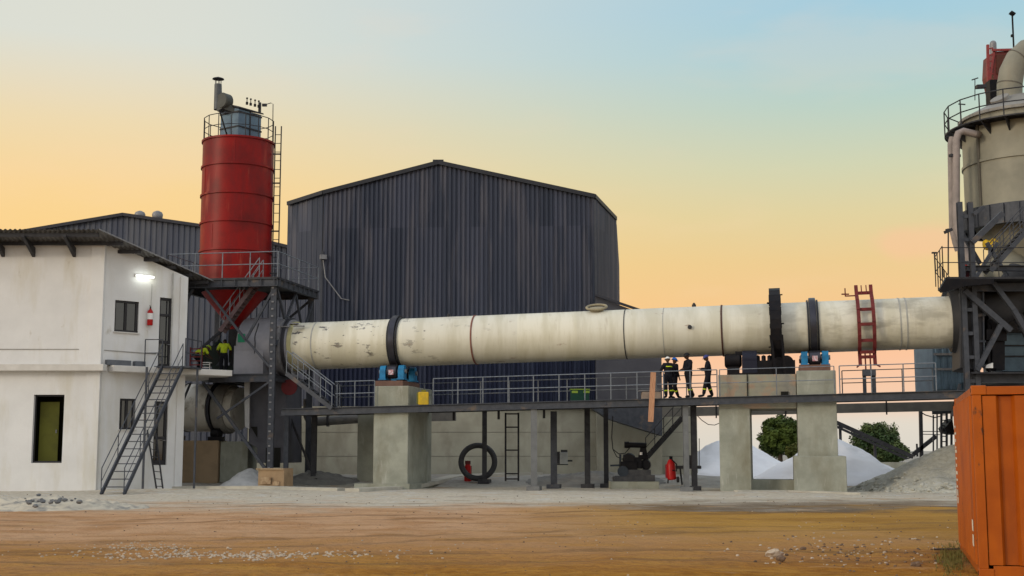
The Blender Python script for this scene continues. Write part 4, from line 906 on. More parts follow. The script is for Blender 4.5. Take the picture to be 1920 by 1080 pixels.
cbk = thing('cooler_plinth', 'tan and grey concrete plinth carrying the cooler drum', 'plinth', at(400, 888, 43.5))
zt_ = at(400, 826, 43.6).z; a = at(343, 860, 43.6); b = at(410, 860, 43.6); c_ = at(462, 860, 43.6)
MB().box(((a.x+b.x)/2, 44.4, zt_/2), (b.x-a.x, 1.8, zt_)).build('tan_block', TAN, cbk, bevel=.02)
MB().box(((b.x+c_.x)/2+.02, 44.9, zt_/2-.02), (c_.x-b.x, 2.2, zt_-.04)).build('grey_block', CONC, cbk, bevel=.02)
# ------------------------------------------------ tower on the right
TY = 41.0; TX = at(1925, 300, TY).x; TR = 2.76
def tp(a, r, z): return V((TX+cos(a)*r, TY+sin(a)*r, z))
zl_ = at(1803, 392, 39.5).z; zh = at(1803, 222, 39.5).z
vt = thing('cyclone_vessel', 'large cream steel vessel with domed cap high on the right tower', 'vessel', (TX, TY, zl_))
m = MB(); TC = V((TX, TY, 0))
m.lathe(TC, TC+V((0,0,1)), [(zl_-3.4, .5), (zl_-3.0, .6), (zl_, TR), (zl_+.001, TR), (zh+.25, TR)], 64, absd=True); m.build('shell', VESSEL, vt, True)
for z in (zl_+.1, (zl_+zh)/2+.15):
    MB().lathe(TC+V((0,0,z)), TC+V((0,0,z+.12)), [(0,TR+.002), (0,TR+.07), (1,TR+.07), (1,TR+.002)], 64, False).build('stiffening_ring', VESSEL, vt, True)
for a in (-1.9, -1.25, -2.75): 
    m = MB(); m.box(tp(a, TR+.03, (zl_+zh)/2), (.10, .12, zh-zl_), a); m.each('vertical_rib', M('rib brown', RGB(.13,.12,.10), None, 2, .6), vt)
m = MB(); m.lathe(TC, TC+V((0,0,1)), [(zh+.25, TR+.12), (zh+.38, TR+.12), (zh+1.35, .98), (zh+1.36, .85)], 64, absd=True); m.build('cap_cone', M('cap grey', RGB(.28,.27,.25), RGB(.22,.21,.2), 1, .5, .1), vt, True)
m = MB(); ha = -2.55; ph = tp(ha, 1.75, zh+.98); nn = V((cos(ha)*.55, sin(ha)*.55, .8)).normalized(); m.tube(ph-nn*.1, ph+nn*.14, .42, n=28); m.build('hatch', MATS['cap grey'], vt, True)
gasd = thing('exhaust_duct', 'thick cream duct curving up and over from the vessel cap', 'duct', (TX-.75, TY, zh+1.2))
bx = at(1893, 178, 41); m = MB(); q0 = at(1893, 195, 41); arc_ = [q0, at(1893, 160, 41), at(1897, 135, 41), at(1908, 112, 41.0), at(1925, 96, 41), at(1950, 88, 41), at(1990, 86, 41), at(2060, 86, 41)]
m.path(arc_, .56, 28); m.build('pipe', VESSEL, gasd, True)
m = MB()
for i in (1, 3): d = (V(arc_[i+1])-V(arc_[i])).normalized(); m.lathe(V(arc_[i]), V(arc_[i])+d*.05, [(0,.55), (0,.575), (1,.575), (1,.55)], 28, False)
m.build('weld_band', MATS['rib brown'], gasd, True)
# ring gallery
zg = at(1772, 238, 40.3).z; GR = 3.52
ga = thing('ring_gallery', 'round railed gallery around the top of the cream vessel', 'gallery', (TX, TY, zg))
m = MB(); m.lathe(TC, TC+V((0,0,1)), [(zg-.06, TR+.01), (zg, TR+.01), (zg, GR), (zg-.06, GR)], 64, False, absd=True); m.build('floor_plate', DSTEEL, ga)
m = MB()
for k in range(20): a = 2*pi*k/20; m.prism([tp(a, TR+.02, zg-.07), tp(a, GR-.05, zg-.07), tp(a, TR+.02, zg-.55)], V((-sin(a), cos(a), 0))*.05)
m.each('bracket', DSTEEL, ga)
railing(ga, [tp(2*pi*k/20, GR-.03, zg) for k in range(21)], 1.15, 1.3, DSTEEL, (1, .5), .028)
m = MB(); q = at(1828, 188, 40.2); m.tube(q, at(1828, 149, 40.2), .02, n=6); m.beam(at(1822, 150, 40.2), at(1834, 146, 40.2), .04, .05); m.each('lamp', DSTEEL, ga)
m = MB(); m.tube(at(1803, 235, 39.6), at(1801, 196, 39.6), .02, n=6); m.beam(at(1797, 195, 39.6), at(1810, 196, 39.6), .04, .05); m.each('lamp', DSTEEL, ga)
m = MB(); m.beam(at(1830, 163, 40.6), at(1848, 162, 40.6), .3, .14); m.build('floodlight', DSTEEL, ga)
# elevator head
eh = thing('elevator_head', 'maroon bucket elevator head rising behind the vessel cap', 'elevator', at(1872, 180, 44.5)); YEH = 44.5
m = MB(); m.prism([at(1863, 97, YEH), at(1900, 95, YEH), at(1900, 170, YEH), at(1868, 165, YEH), at(1861, 135, YEH)], (0, 1.4, 0)); m.build('casing', M('maroon sheet', RGB(.17,.035,.03), RGB(.10,.03,.03), 2, .5), eh)
m = MB(); m.prism([at(1868, 103, YEH-.02), at(1893, 103, YEH-.02), at(1878, 140, YEH-.02), at(1868, 138, YEH-.02)], (0,-.03,0)); m.build('side_panel', M('rust brown panel', RGB(.09,.03,.02), None, 2, .6), eh)
m = MB(); m.beam(at(1860, 94, YEH-.1), at(1903, 93, YEH-.1), .1, .1); m.beam(at(1852, 84, YEH), at(1854, 200, YEH), .12, .12); m.beam(at(1864, 95, YEH), at(1853, 165, YEH), .1, .1)
for k in range(7): m.beam(at(1852, 92+k*12, YEH), at(1862, 90+k*12, YEH), .06, .06)
m.build('frame', M('red frame', RGB(.28,.05,.05), RGB(.2,.04,.04), 3, .5), eh)
m = MB(); c0 = at(1862, 95, YEH+.6); c1 = at(1862, 82, YEH+.6); m.tube(c0-V((0,0,1.2)), c1, .16, n=14); m.sphere(c1, .16, 14, 6, z0=0); m.build('vent_pipe', LSTEEL, eh, True)
m = MB(); m.box(at(1862, 175, YEH-.2), (.5, .6, 1.2)); m.beam(at(1850, 190, YEH), at(1866, 190, YEH), .2, .3); m.build('drive_unit', BLACK, eh)
m = MB(); a_ = at(1901, 95, YEH); b_ = at(1898, 28, YEH); m.tube(a_, b_, .045, n=8); m.beam(at(1894, 23, YEH), at(1902, 28, YEH), .3, .1); m.box(at(1898, 67, YEH), (.12,.12,.12)); m.each('lamp_pole', BLACK, eh)
# trunk of the elevator down
m = MB(); m.box((at(1876, 200, YEH).x, YEH+.7, at(1876, 240, YEH).z/2), (.9, 1.2, at(1876, 190, YEH).z)); m.build('trunk', M('trunk grey', RGB(.12,.12,.13), None, 2, .6), eh)
# down pipes
for (pts, r_, lb) in (([(1826, 251), (1806, 246), (1797, 250), (1793, 262), (1793, 300), (1793, 400), (1794, 425), (1802, 450), (1813, 480), (1822, 520)], .16, 'outer'), ([(1786, 258), (1783, 270), (1784, 330), (1786, 430), (1792, 455), (1797, 470)], .15, 'left')):
    Yp = 39.4 if lb == 'outer' else 40.0
    p_ = [at(a, b, Yp) for a, b in pts]; 
    if lb == 'outer': p_ = [at(1840, 252, 40.2)]+p_
    o = thing('down_pipe', 'faded pink pipe bending from the vessel top, nearer the vessel' if lb == 'outer' else 'straight faded pink pipe, leftmost beside the vessel', 'pipe', p_[-1], 'pipes beside the vessel')
    MB().path(p_, r_, 16).build('pipe', PINKP, o, True)
    m = MB(); c_ = at(1790 if lb == 'outer' else 1784, 292 if lb == 'outer' else 432, Yp+.1); m.box(c_, (.5, .2, .12), .3); m.build('clamp', DSTEEL, o)
# supporting tower
tw = thing('support_tower', 'dark braced steel tower holding the cream vessel over the kiln inlet', 'steel tower', (TX, TY, 0))
Y0 = 34.6; HX = at(1808, 600, Y0).x; X0 = HX; X1 = TX+4.6; Y1 = TY+3.2
zr0 = zl_-.75
m = MB(); m.lathe(TC, TC+V((0,0,1)), [(zr0, TR+.02), (zr0, TR+.3), (zr0+.9, TR+.3), (zr0+.9, TR+.02)], 48, False, absd=True)
for k in range(30): a = 2*pi*k/30; m.box(tp(a, TR+.34, zr0+.45), (.1, .05, .84), a)
m.build('ring_beam', STEEL, tw)
zs1 = at(1810, 519, Y0-.9).z; zs0 = at(1812, 699, Y0).z
XB0 = at(1806, 600, Y1).x; XB1 = X1+1.6
for (x, y) in ((X0, Y0), (X1, Y0), (XB0, Y1), (XB1, Y1)):
    m = MB()
    for dx in (0, .42): m.ibeam((x+dx, y, -.1), (x+dx, y, zr0+.1), .2, .2, .02)
    z = .6
    while z < zr0: m.box((x+.21, y-.02, z), (.22, .1, .14)); z += .95
    m.build('column', STEEL, tw)
m = MB()
for z, h_ in ((zr0-2.6, .22), (zs1-.3, .34), (zs0-.2, .4)):
    for (a, b) in (((X0, Y0), (X1, Y0)), ((XB0, Y1), (XB1, Y1)), ((X0, Y0), (XB0, Y1)), ((X1, Y0), (XB1, Y1))): m.ibeam((a[0]+.2, a[1]+.02, z), (b[0]+.2, b[1]+.02, z), .2, h_)
m.each('floor_beam', STEEL, tw)
m = MB()
def B(px0, py0, px1, py1, Y=Y0-.15, w_=.14): m.beam(at(px0, py0, Y), at(px1, py1, Y), w_, w_)
B(1822, 455, 1880, 400, Y0-.12, .22); B(1825, 402, 1845, 388); B(1838, 495, 1800, 430, Y0+.5)
B(1808, 545, 1895, 620, Y0-.1, .22); B(1876, 610, 1832, 695, Y0-.12, .18); B(1862, 530, 1900, 580, Y0-.14, .18); B(1900, 580, 1935, 640, Y0-.1, .2)
B(1805, 560, 1850, 528, Y0+3); B(1830, 520, 1870, 455, Y0+3, .14); B(1890, 520, 1850, 455, Y0+3, .14)
B(1785, 780, 1800, 720, Y0+.4, .1); B(1806, 900, 1850, 740, Y0+.1, .14)
m.each('brace', STEEL, tw)
m = MB(); m.prism([(at(1776, 520, Y0-.9).x, Y0-.9, zs1), (X1+1, Y0-.9, zs1), (X1+1, Y1+.5, zs1), (at(1762, 520, Y1).x, Y1+.5, zs1)], (0,0,-.08))
m.prism([(X0, Y0-.5, zs0), (X1+1, Y0-.5, zs0), (X1+1, Y1+.5, zs0), (XB0, Y1+.5, zs0)], (0,0,-.06)); m.build('deck_plate', DSTEEL, tw)
m = MB(); xa = at(1772, 520, Y0-.9).x; m.prism([at(1776, 519, Y0-.9), at(1864, 519, Y0-.9), at(1864, 532, Y0-.9), at(1812, 536, Y0-.9), at(1768, 548, Y0-.9), at(1762, 543, Y0-.9)], (0, .25, 0)); m.build('deck_edge', BLACK, tw)
xr_ = at(1757, 520, Y0+2).x
railing(tw, [V((at(1790, 520, Y1).x, Y1+.3, zs1)), V((xr_, Y0+2.2, zs1)), V((xa, Y0-.7, zs1))], 1.25, 1.1, DSTEEL, (1, .5), .02)
railing(tw, [V((xa, Y0-.7, zs1)), V((X1, Y0-.7, zs1))], 1.2, 1.1, DSTEEL, (1, .5), .02)
m = MB(); m.tube(at(1754, 510, Y0-.3), at(1752, 474, Y0-.3), .03, n=6); m.box(at(1752, 474, Y0-.3), (.2, .1, .06)); m.tube(at(1778, 515, Y0-.6), at(1778, 432, Y0-.6), .03, n=6); m.beam(at(1771, 436, Y0-.6), at(1785, 430, Y0-.6), .15, .12); m.each('lamp_pole', DSTEEL, tw)
# cross stairs of the tower
tws = thing('tower_stair', 'steep grey stair zigzagging on the right support tower', 'staircase', at(1868, 500, Y0-.3))
stair(tws, at(1858, 508, Y0-.6), at(1932, 425, Y0-.6), (0, 1, 0), .7, 10, STEEL, STEEL, (1, 1), .22, .95)
tw2 = thing('lower_tower_stair', 'dark stair with toothed treads at the far right edge', 'staircase', at(1920, 610, Y0+1))
stair(tw2, at(1960, 665, Y0+1), at(1886, 548, Y0+1), (0, 1, 0), .7, 9, DSTEEL, STEEL, (1, 0), .22, .95)
# lower cone & valve under vessel
lc = thing('inlet_housing', 'dark grey kiln inlet housing wrapped round the right end of the kiln', 'housing', kp(KL+.6, 0, -KR))
m = MB(); m.lathe(kp(KL-.06), kp(KL+.75), [(0,KR+.04), (0,KR+.16), (.45,KR+.28), (.5,KR+.34), (1,KR+.34)], 64); m.build('seal', M('inlet seal', RGB(.03,.03,.033), None, 2, .6), lc, True)
m = MB(); q = kp(KL+1.5); ya = q.y-1.1
m.prism([at(1800, 548, ya), at(1846, 545, ya), at(1846, 668, ya), at(1838, 695, ya), at(1800, 690, ya)], (.5, 2.4, 0)); m.build('chamber', M('inlet chamber', RGB(.055,.055,.06), RGB(.04,.04,.045), 1.2, .6), lc, bevel=.03)
m = MB(); m.path([at(1838, 585, ya+1.2), at(1862, 580, ya+1.2), at(1885, 566, ya+1.2), at(1905, 545, ya+1.2), at(1925, 515, ya+1.2)], .80, 28); m.build('riser_elbow', MATS['inlet chamber'], lc, True)
m = MB(); m.beam(at(1824, 592, ya-.06), at(1848, 590, ya-.06), .06, .12); m.beam(at(1843, 548, ya-.05), at(1844, 690, ya-.05), .06, .1); m.beam(at(1824, 640, ya-.06), at(1848, 640, ya-.06), .06, .08); m.each('stiffener', STEEL, lc)
m = MB(); z9 = zs0
for (px, a, b, w_) in ((1856, 600, 690, .3), (1868, 608, 694, .5), (1876, 596, 694, .16), (1862, 620, 640, .8)): m.beam(at(px, a, ya+.3), at(px, b, ya+.3), w_, w_)
m.tube(at(1851, 640, ya), at(1855, 700, ya), .07); m.tube(at(1850, 690, ya+.1), at(1866, 690, ya+.1), .12)
m.each('valve', BLACK, lc)
m = MB(); m.prism([at(1848, 690, ya-.2), at(1862, 690, ya-.2), at(1862, 680, ya-.2), at(1850, 684, ya-.2)], (0,.3,0)); m.build('white_wrap', HELW, lc)
# secondary cone and chute within the tower
hc = thing('cone_chute', 'pale curved chute pipe dropping under the vessel cone', 'pipe', (TX-1.5, TY-1, zs1))
m = MB(); m.path([(TX-.4, TY, zl_-3.0), (TX-.6, TY-.2, zl_-3.8), (TX-1.4, TY-.4, zl_-4.5), at(1832, 520, TY-.6)], .26, 14); m.path([at(1815, 470, 39.5), at(1828, 495, 39.5), at(1840, 525, 39.5)], .18, 14); m.build('pipe', M('pale tan pipe', RGB(.34,.31,.26), RGB(.27,.25,.21), 2, .5), hc, True)
m = MB(); m.sphere(at(1885, 512, 40.5), 1.05, 24, 12); m.build('dome', VESSEL, hc, True)
z_ = at(1812, 512, 36.6); extinguisher((z_.x, 36.6, zs1+.02), 'red fire extinguisher standing on the upper deck of the right tower', .9, .14)
yv = thing('yellow_valve', 'yellow painted valve on the pipe inside the right tower', 'valve', at(1856, 460, 40)); m = MB(); p = at(1856, 460, 39.8); m.lathe(p-V((.25,0,0)), p+V((.3,0,.1)), [(0,.2), (.2,.25), (.5,.16), (.8,.25), (1,.2)], 16); m.tube(p, p+V((0,-.3,0)), .06); m.lathe(p+V((0,-.3,0)), p+V((0,-.36,0)), [(0,.02),(0,.2),(1,.2),(1,.02)], 16); m.build('body', YEL, yv, True)
# blue boxes
bb1 = thing('filter_house', 'blue grey ribbed sheet housing standing between kiln end and tower', 'housing', at(1775, 727, 41.5))
a = at(1752, 726, 41.5); b = at(1803, 655, 41.5); m = MB(); corr(m, (a.x, 41.5, 0), (b.x+.6, 41.5, 0), a.z-.1, b.z+.3, .3, .04); m.box(((a.x+b.x)/2+.3, 42.9, (a.z+b.z)/2), (b.x-a.x+.6, 2.7, b.z-a.z+.4)); m.build('casing', BOXBLUE, bb1)
m = MB(); 
for py in (664, 692): p = at(1778, py, 41.3); m.beam((a.x, 41.38, p.z), (b.x+.5, 41.38, p.z), .08, .1)
m.each('band', LSTEEL, bb1)
bb2 = thing('blue_cabinet', 'blue grey cabin at the right edge behind the tower deck', 'cabin', at(1900, 695, 41.5))
a = at(1880, 696, 42); b = at(1990, 624, 42); m = MB(); m.box(((a.x+b.x)/2, 43.2, (a.z+b.z)/2), (b.x-a.x, 2.4, b.z-a.z)); m.build('casing', BOXBLUE, bb2)
m = MB(); m.beam((a.x-.1, 41.9, b.z+.06), (b.x, 41.9, b.z+.06), .3, .12); 
for py in (648, 668): m.beam((a.x, 41.96, at(1900, py, 42).z), (b.x, 41.96, at(1900, py, 42).z), .05, .06)
m.each('roof_edge', DSTEEL, bb2)
# ------------------------------------------------ orange container
cn_ = at(1821, 725, .6); cf_ = at(1789, 750, 5.1)
HZ = 2.50
ex = V((cf_.x-cn_.x, cf_.y-cn_.y, 0)); Lc = ex.length; ex.normalize(); ey = V((ex.y, -ex.x, 0))
ORA = M('orange container paint', RGB(.42,.095,.005), RGB(.32,.065,.004), 1.2, .42, 0, bump=.15, bsc=3, dirt=RGB(.20,.045,.012), dsc=1.6, dlo=.50, dhi=.76, dst=(1,1,.2), grime=(RGB(.10,.04,.02), 6, (1,1,.6), .64, .70))
co = thing('shipping_container', 'bright orange corrugated shipping container at the right edge', 'container', (cn_.x, cn_.y, 0))
o0 = V((cn_.x, cn_.y, 0)); LL = 5.9
def cp(a, b, z): return o0+ex*a+ey*b+V((0,0,z))   # a along the visible end, b along the long side to the right
ax3 = (ex, ey, V((0,0,1)))
m = MB()
corr(m, cp(.12, 0, 0), cp(Lc-.12, 0, 0), .16, HZ-.12, .28, .028, -ey); m.build('end_panel', ORA, co)
m = MB(); k = max(1, int((LL-.2)/.40)); vs = []; fs = []
pts = []
for i in range(k): pts += [(i, 0), (i+.42, 0), (i+.52, 1), (i+.90, 1)]
pts.append((k, 0))
for (u_, o_) in pts:
    b_ = .13+u_*(LL-.26)/k
    for z in (.17, HZ-.13): vs.append(cp(.02+.075*o_, b_, z))
for i in range(len(pts)-1): fs.append((2*i, 2*i+2, 2*i+3, 2*i+1))
m.add(vs, fs); m.build('side_panel', ORA, co)
m = MB(); m.prism([cp(0.06, .06, HZ-.03), cp(Lc-.06, .06, HZ-.03), cp(Lc-.06, LL-.06, HZ-.03), cp(.06, LL-.06, HZ-.03)], (0,0,-.03)); m.add([cp(Lc-.05, .1, .1), cp(Lc-.05, LL-.1, .1), cp(Lc-.05, LL-.1, HZ-.1), cp(Lc-.05, .1, HZ-.1), cp(.05, LL-.05, .1), cp(Lc-.05, LL-.05, .1), cp(Lc-.05, LL-.05, HZ-.1), cp(.05, LL-.05, HZ-.1)], [(0,1,2,3), (4,5,6,7)]); m.build('roof', ORA, co)
for (a, b) in ((.06, .06), (Lc-.06, .06), (.06, LL-.06), (Lc-.06, LL-.06)): MB().box(cp(a, b, HZ/2), (.12, .12, HZ-.24), ax=ax3).build('corner_post', ORA, co, bevel=.008)
m = MB()
for a in (.055, Lc-.055):
    for z, h_ in ((HZ-.06, .11), (.09, .14)): m.box(cp(a, LL/2, z), (.09, LL-.36, h_), ax=ax3)
for b in (.055, LL-.055):
    for z, h_ in ((HZ-.06, .11), (.09, .14)): m.box(cp(Lc/2, b, z), (Lc-.36, .09, h_), ax=ax3)
m.build('frame_rail', ORA, co, bevel=.006)
for (a, b) in ((.09, .09), (Lc-.09, .09), (.09, LL-.09), (Lc-.09, LL-.09)):
    for z in (.06, HZ-.055):
        o = MB().box(cp(a, b, z), (.19, .19, .125), ax=ax3).build('corner_casting', ORA, co, bevel=.01)
        MB().box(cp(a, b, z), (.07, .196, .05), ax=ax3).build('slot', DARK, o)
WM = M('white marking', RGB(.75,.72,.62), None, 9, .6)
m = MB(); random.seed(3); z = HZ-.45
for i in range(26):
    h_ = random.choice((.035, .05, .06)); m.box(cp(Lc-.62, -.034, z-h_/2), (random.choice((.30, .40, .22)), .004, h_), ax=ax3); z -= h_+random.choice((.02, .03, .07))
    if z < .85: break
for z, w_ in ((.98, .22), (.86, .22), (.66, .2), (.46, .2)): m.box(cp(.42, -.034, z) if z < .8 else cp(Lc-.62, -.034, z), (w_, .004, .10 if z > .8 else .15), ax=ax3)
m.each('marking', WM, co)
m = MB(); m.beam(cp(Lc-.1, -.42, .03), cp(Lc-.1, .1, .05), .09, .03); m.build('foot_plank', M('dark timber', RGB(.06,.04,.03), None, 5, .8), co)
# ------------------------------------------------ heaps
def rock(m, c, r, sd):
    n0 = len(m.v); b = MB(); b.sphere((0,0,0), 1, 12, 7)
    m.add([V(c)+V((p.x*1.2, p.y, p.z*.75))*r*(1+.45*noise.noise(p*1.6+V((sd, sd*.7, 0)))) for p in b.v], b.f)
def heap(name, label, cat, cx, cy, r, h, mat, pw=1.0, n_=70, seed=0, z0=-.05, rough=.06, ex=1.0, kind=None, group=None, shape=None):
    vs = []; fs = []; R_ = n_
    for j in range(n_+1):
        for i in range(R_):
            a = 2*pi*i/R_; q = j/n_; rr = r*q*(1+.10*noise.noise(V((cos(a)*1.3+seed, sin(a)*1.3, seed)))); x = rr*cos(a)*ex; y = rr*sin(a)
            f = max(0, 1-q); hh = h*(1-(1-f)**1.0)
            hh = h*((1-q) if q > .14 else (1-.07-q*q/.28*1.0))   # rounded tip
            hh += rough*h*noise.noise(V((x*1.1+seed, y*1.1, 0)))*min(1, 5*q*(1-q)+.1)+rough*.5*noise.noise(V((x*5, y*5, seed)))*min(1, q*4)
            if shape: hh = shape(x, y, hh)
            if q > .97: hh = min(hh, -.02)
            vs.append(V((cx+x, cy+y, gz(cx+x, cy+y)+hh+z0+.03)))
    for j in range(n_):
        for i in range(R_): k = (i+1) % R_; fs.append((j*R_+i, j*R_+k, (j+1)*R_+k, (j+1)*R_+i))
    m = MB(); m.add(vs, fs); o = thing(name, label, cat, (cx, cy, 0), group) if False else None
    o = m.build(name, mat, None, True); tag(o, label, cat, group, kind); o.data.set_sharp_from_angle(angle=pi)
    return o
LIME = M('white lime powder', RGB(.80,.81,.85), RGB(.74,.75,.79), .7, .9, bump=.4, bsc=6)
GRAV = M('grey crushed gravel', RGB(.47,.46,.40), RGB(.35,.34,.29), 5, .95, bump=1.0, bsc=14, dirt=RGB(.46,.46,.43), dsc=7, dlo=.5, dhi=.62, grime=(RGB(.15,.15,.14), 16, (1,1,1), .62, .72))
c_ = at(1562, 850, 46.5); heap('lime_heap', 'smooth white lime cone directly behind the right tyre pier', 'heap', c_.x, c_.y, 3.9, 2.35, LIME, seed=2, rough=.07, group='white lime heaps')
c_ = at(1372, 850, 57); heap('lime_heap', 'broad white lime cone farther back between the two right piers', 'heap', c_.x, c_.y, 4.3, 2.4, LIME, seed=5, rough=.07, group='white lime heaps')
c_ = at(1805, 850, 38.3); heap('gravel_heap', 'rough grey gravel heap beside the orange container', 'heap', c_.x, c_.y, 4.7, 2.1, GRAV, seed=8, rough=.08, n_=110)
gx, gy = c_.x, c_.y; m = MB(); random.seed(77)
for k in range(420):
    a = random.uniform(pi*.75, pi*1.95); rr = 4.7*random.gauss(.93, .10); rock(m, V((gx+cos(a)*rr, gy+sin(a)*rr, gz(gx+cos(a)*rr, gy+sin(a)*rr)+max(0, 2.1*(1-rr/4.7))-.02)), random.uniform(.03, .10), k)
tag(m.build('gravel_spill', GRAV), 'coarse grey stones spilled round the foot of the gravel heap', 'gravel', None, 'stuff')
c_ = at(468, 890, 41.6); heap('powder_heap', 'small white powder heap beside the cardboard box', 'heap', c_.x, c_.y+.2, 1.6, .95, M('pale powder', RGB(.5,.5,.5), RGB(.42,.42,.42), 2, .95, bump=.5), seed=4, rough=.08)
c_ = atz(75, 952, 0); heap('rubble_heap', 'flat heap of pale rubble and slate chunks in front of the office', 'heap', c_.x, c_.y, 2.2, .38, M('rubble pale', RGB(.52,.47,.38), RGB(.40,.36,.30), 2, .95, bump=.8, dirt=RGB(.25,.24,.22), dsc=1.4, dlo=.5, dhi=.6), seed=11, rough=.22, ex=1.5)
for px, py, r_, lb in ((597, 880, 1.3, 'dusty spill mound round the base of the dark column left of the left pier'), (1120, 895, 2.2, 'low dusty mound under the walkway behind the engine')):
    c_ = at(px, py, 43.9); heap('dust_mound', lb, 'heap', c_.x, c_.y, r_, .5, M('grey dust', RGB(.20,.195,.18), RGB(.15,.145,.135), 2, .95, bump=.6), seed=px, rough=.15, ex=1.6)
# loose stones
STONE = M('pale stone', RGB(.50,.42,.33), RGB(.36,.29,.22), 5, .9, bump=.5); STONED = M('dark stone', RGB(.12,.08,.055), RGB(.2,.14,.1), 5, .9, bump=.5)
q = atz(1452, 1045, 0); m = MB(); rock(m, q+V((0,0,.05)), .11, 3); o = m.build('rock', STONE); tag(o, 'pale fist sized rock lying in the right foreground', 'rock')
q = atz(1464, 1052, 0); m = MB(); rock(m, q+V((0,0,.04)), .065, 9); o = m.build('rock', STONED); tag(o, 'dark brown rock touching the pale rock in the right foreground', 'rock')
q = atz(1506, 1031, 0); m = MB(); rock(m, q+V((0,0,.02)), .045, 6); o = m.build('rock', STONED); tag(o, 'small dark stone just right of the pale foreground rock', 'rock')
q = atz(1718, 1062, 0); m = MB(); rock(m, q+V((0,0,.02)), .07, 16); o = m.build('rock', STONED); tag(o, 'dark stone on the earth near the foot of the orange container', 'rock')
random.seed(21)
ml_, md_ = MB(), MB()
def peb(m, x, y, r):
    b = MB(); b.sphere((0,0,0), 1, 6, 4); sd = random.random()*90; a = random.random()*6; s1 = random.uniform(.6, 1.0); z = gz(x, y)
    for p in b.v: p *= (1+.55*noise.noise(p*1.3+V((sd, 0, 0))))
    m.add([V((x+r*(p.x*cos(a)-p.y*s1*sin(a)), y+r*(p.x*sin(a)+p.y*s1*cos(a)), z+r*.25+r*.7*s1*p.z)) for p in b.v], b.f)
for k in range(420):      # the pebble row in the left foreground
    px = random.gauss(420, 150); py = random.gauss(1043, 5)+abs(px-420)*-.01; q = atz(px, py, 0); peb(ml_, q.x, q.y, random.uniform(.012, .034))
for k in range(130):
    q = atz(random.uniform(200, 360), random.gauss(1030, 6), 0); peb(ml_, q.x, q.y, random.uniform(.01, .03))
for k in range(260):
    q = atz(random.gauss(1600, 120), random.gauss(1030, 14), 0); peb(random.choice((ml_, md_)), q.x, q.y, random.uniform(.01, .035))
for k in range(2200):
    y = -7.5+40*random.random()**1.5; x = random.uniform(-.42, .42)*(y-CY)
    if noise.noise(V((x*.3, y*.3, 5))) < random.uniform(-.3, .5): continue
    peb(random.choice((ml_, md_, md_)), x, y, random.uniform(.006, .018)*(1+(y-CY)/60))
tag(ml_.build('pebbles', STONE), 'pale pebbles scattered over the foreground earth', 'pebbles', None, 'stuff')
tag(md_.build('dirt_clods', STONED), 'dark dirt clods and gravel scattered over the earth', 'gravel', None, 'stuff')
m = MB()
for k in range(34):
    q = atz(random.gauss(84, 24), random.gauss(946, 5), .15); rock(m, V((q.x, q.y, gz(q.x, q.y)+.28)), random.uniform(.02, .075), k)
tag(m.build('slate_rubble', M('slate', RGB(.09,.10,.115), RGB(.2,.2,.2), 6, .8)), 'blue grey slate rubble on the pale heap by the office', 'rubble', None, 'stuff')
# tufts of weed at the container foot
m = MB()
for k in range(900):
    q = atz(random.gauss(1785, 14), random.gauss(1048, 12), 0); h_ = random.uniform(.03, .10); a = random.random()*6; d = V((cos(a), sin(a), 0))*.008; lean = V((random.uniform(-.04,.04), random.uniform(-.04,.04), h_))
    m.add([q-d, q+d, q+lean], [(0,1,2)])
tag(m.build('weeds', M('olive weed', RGB(.12,.12,.03), RGB(.18,.14,.05), 8, .9)), 'short olive weeds at the foot of the orange container', 'weeds', None, 'stuff')
# kerb slabs along the plant edge
KERB = M('dusty kerb', RGB(.48,.46,.40), RGB(.38,.36,.31), 1.5, .9, bump=.3)
def strip(label, pts, wdt, h_):
    m = MB(); P_ = [atz(a, b, 0) for a, b in pts]
    for a, b in zip(P_[:-1], P_[1:]): m.beam(V((a.x, a.y, gz(a.x, a.y)+h_/2-.03)), V((b.x, b.y, gz(b.x, b.y)+h_/2-.03)), wdt, h_)
    o = m.build('concrete_strip', KERB); tag(o, label, 'concrete slab', None)
strip('narrow pale concrete edge running from the office past the cardboard box', [(300, 915), (330, 917), (480, 919), (640, 921)], .7, .14)
strip('pale concrete edge curving past the foot of the left pier', [(660, 922), (760, 917), (860, 909), (960, 905), (1010, 906)], .7, .16)
strip('faint concrete edge in front of the right hand piers', [(1380, 923), (1480, 922), (1620, 927)], .4, .10)
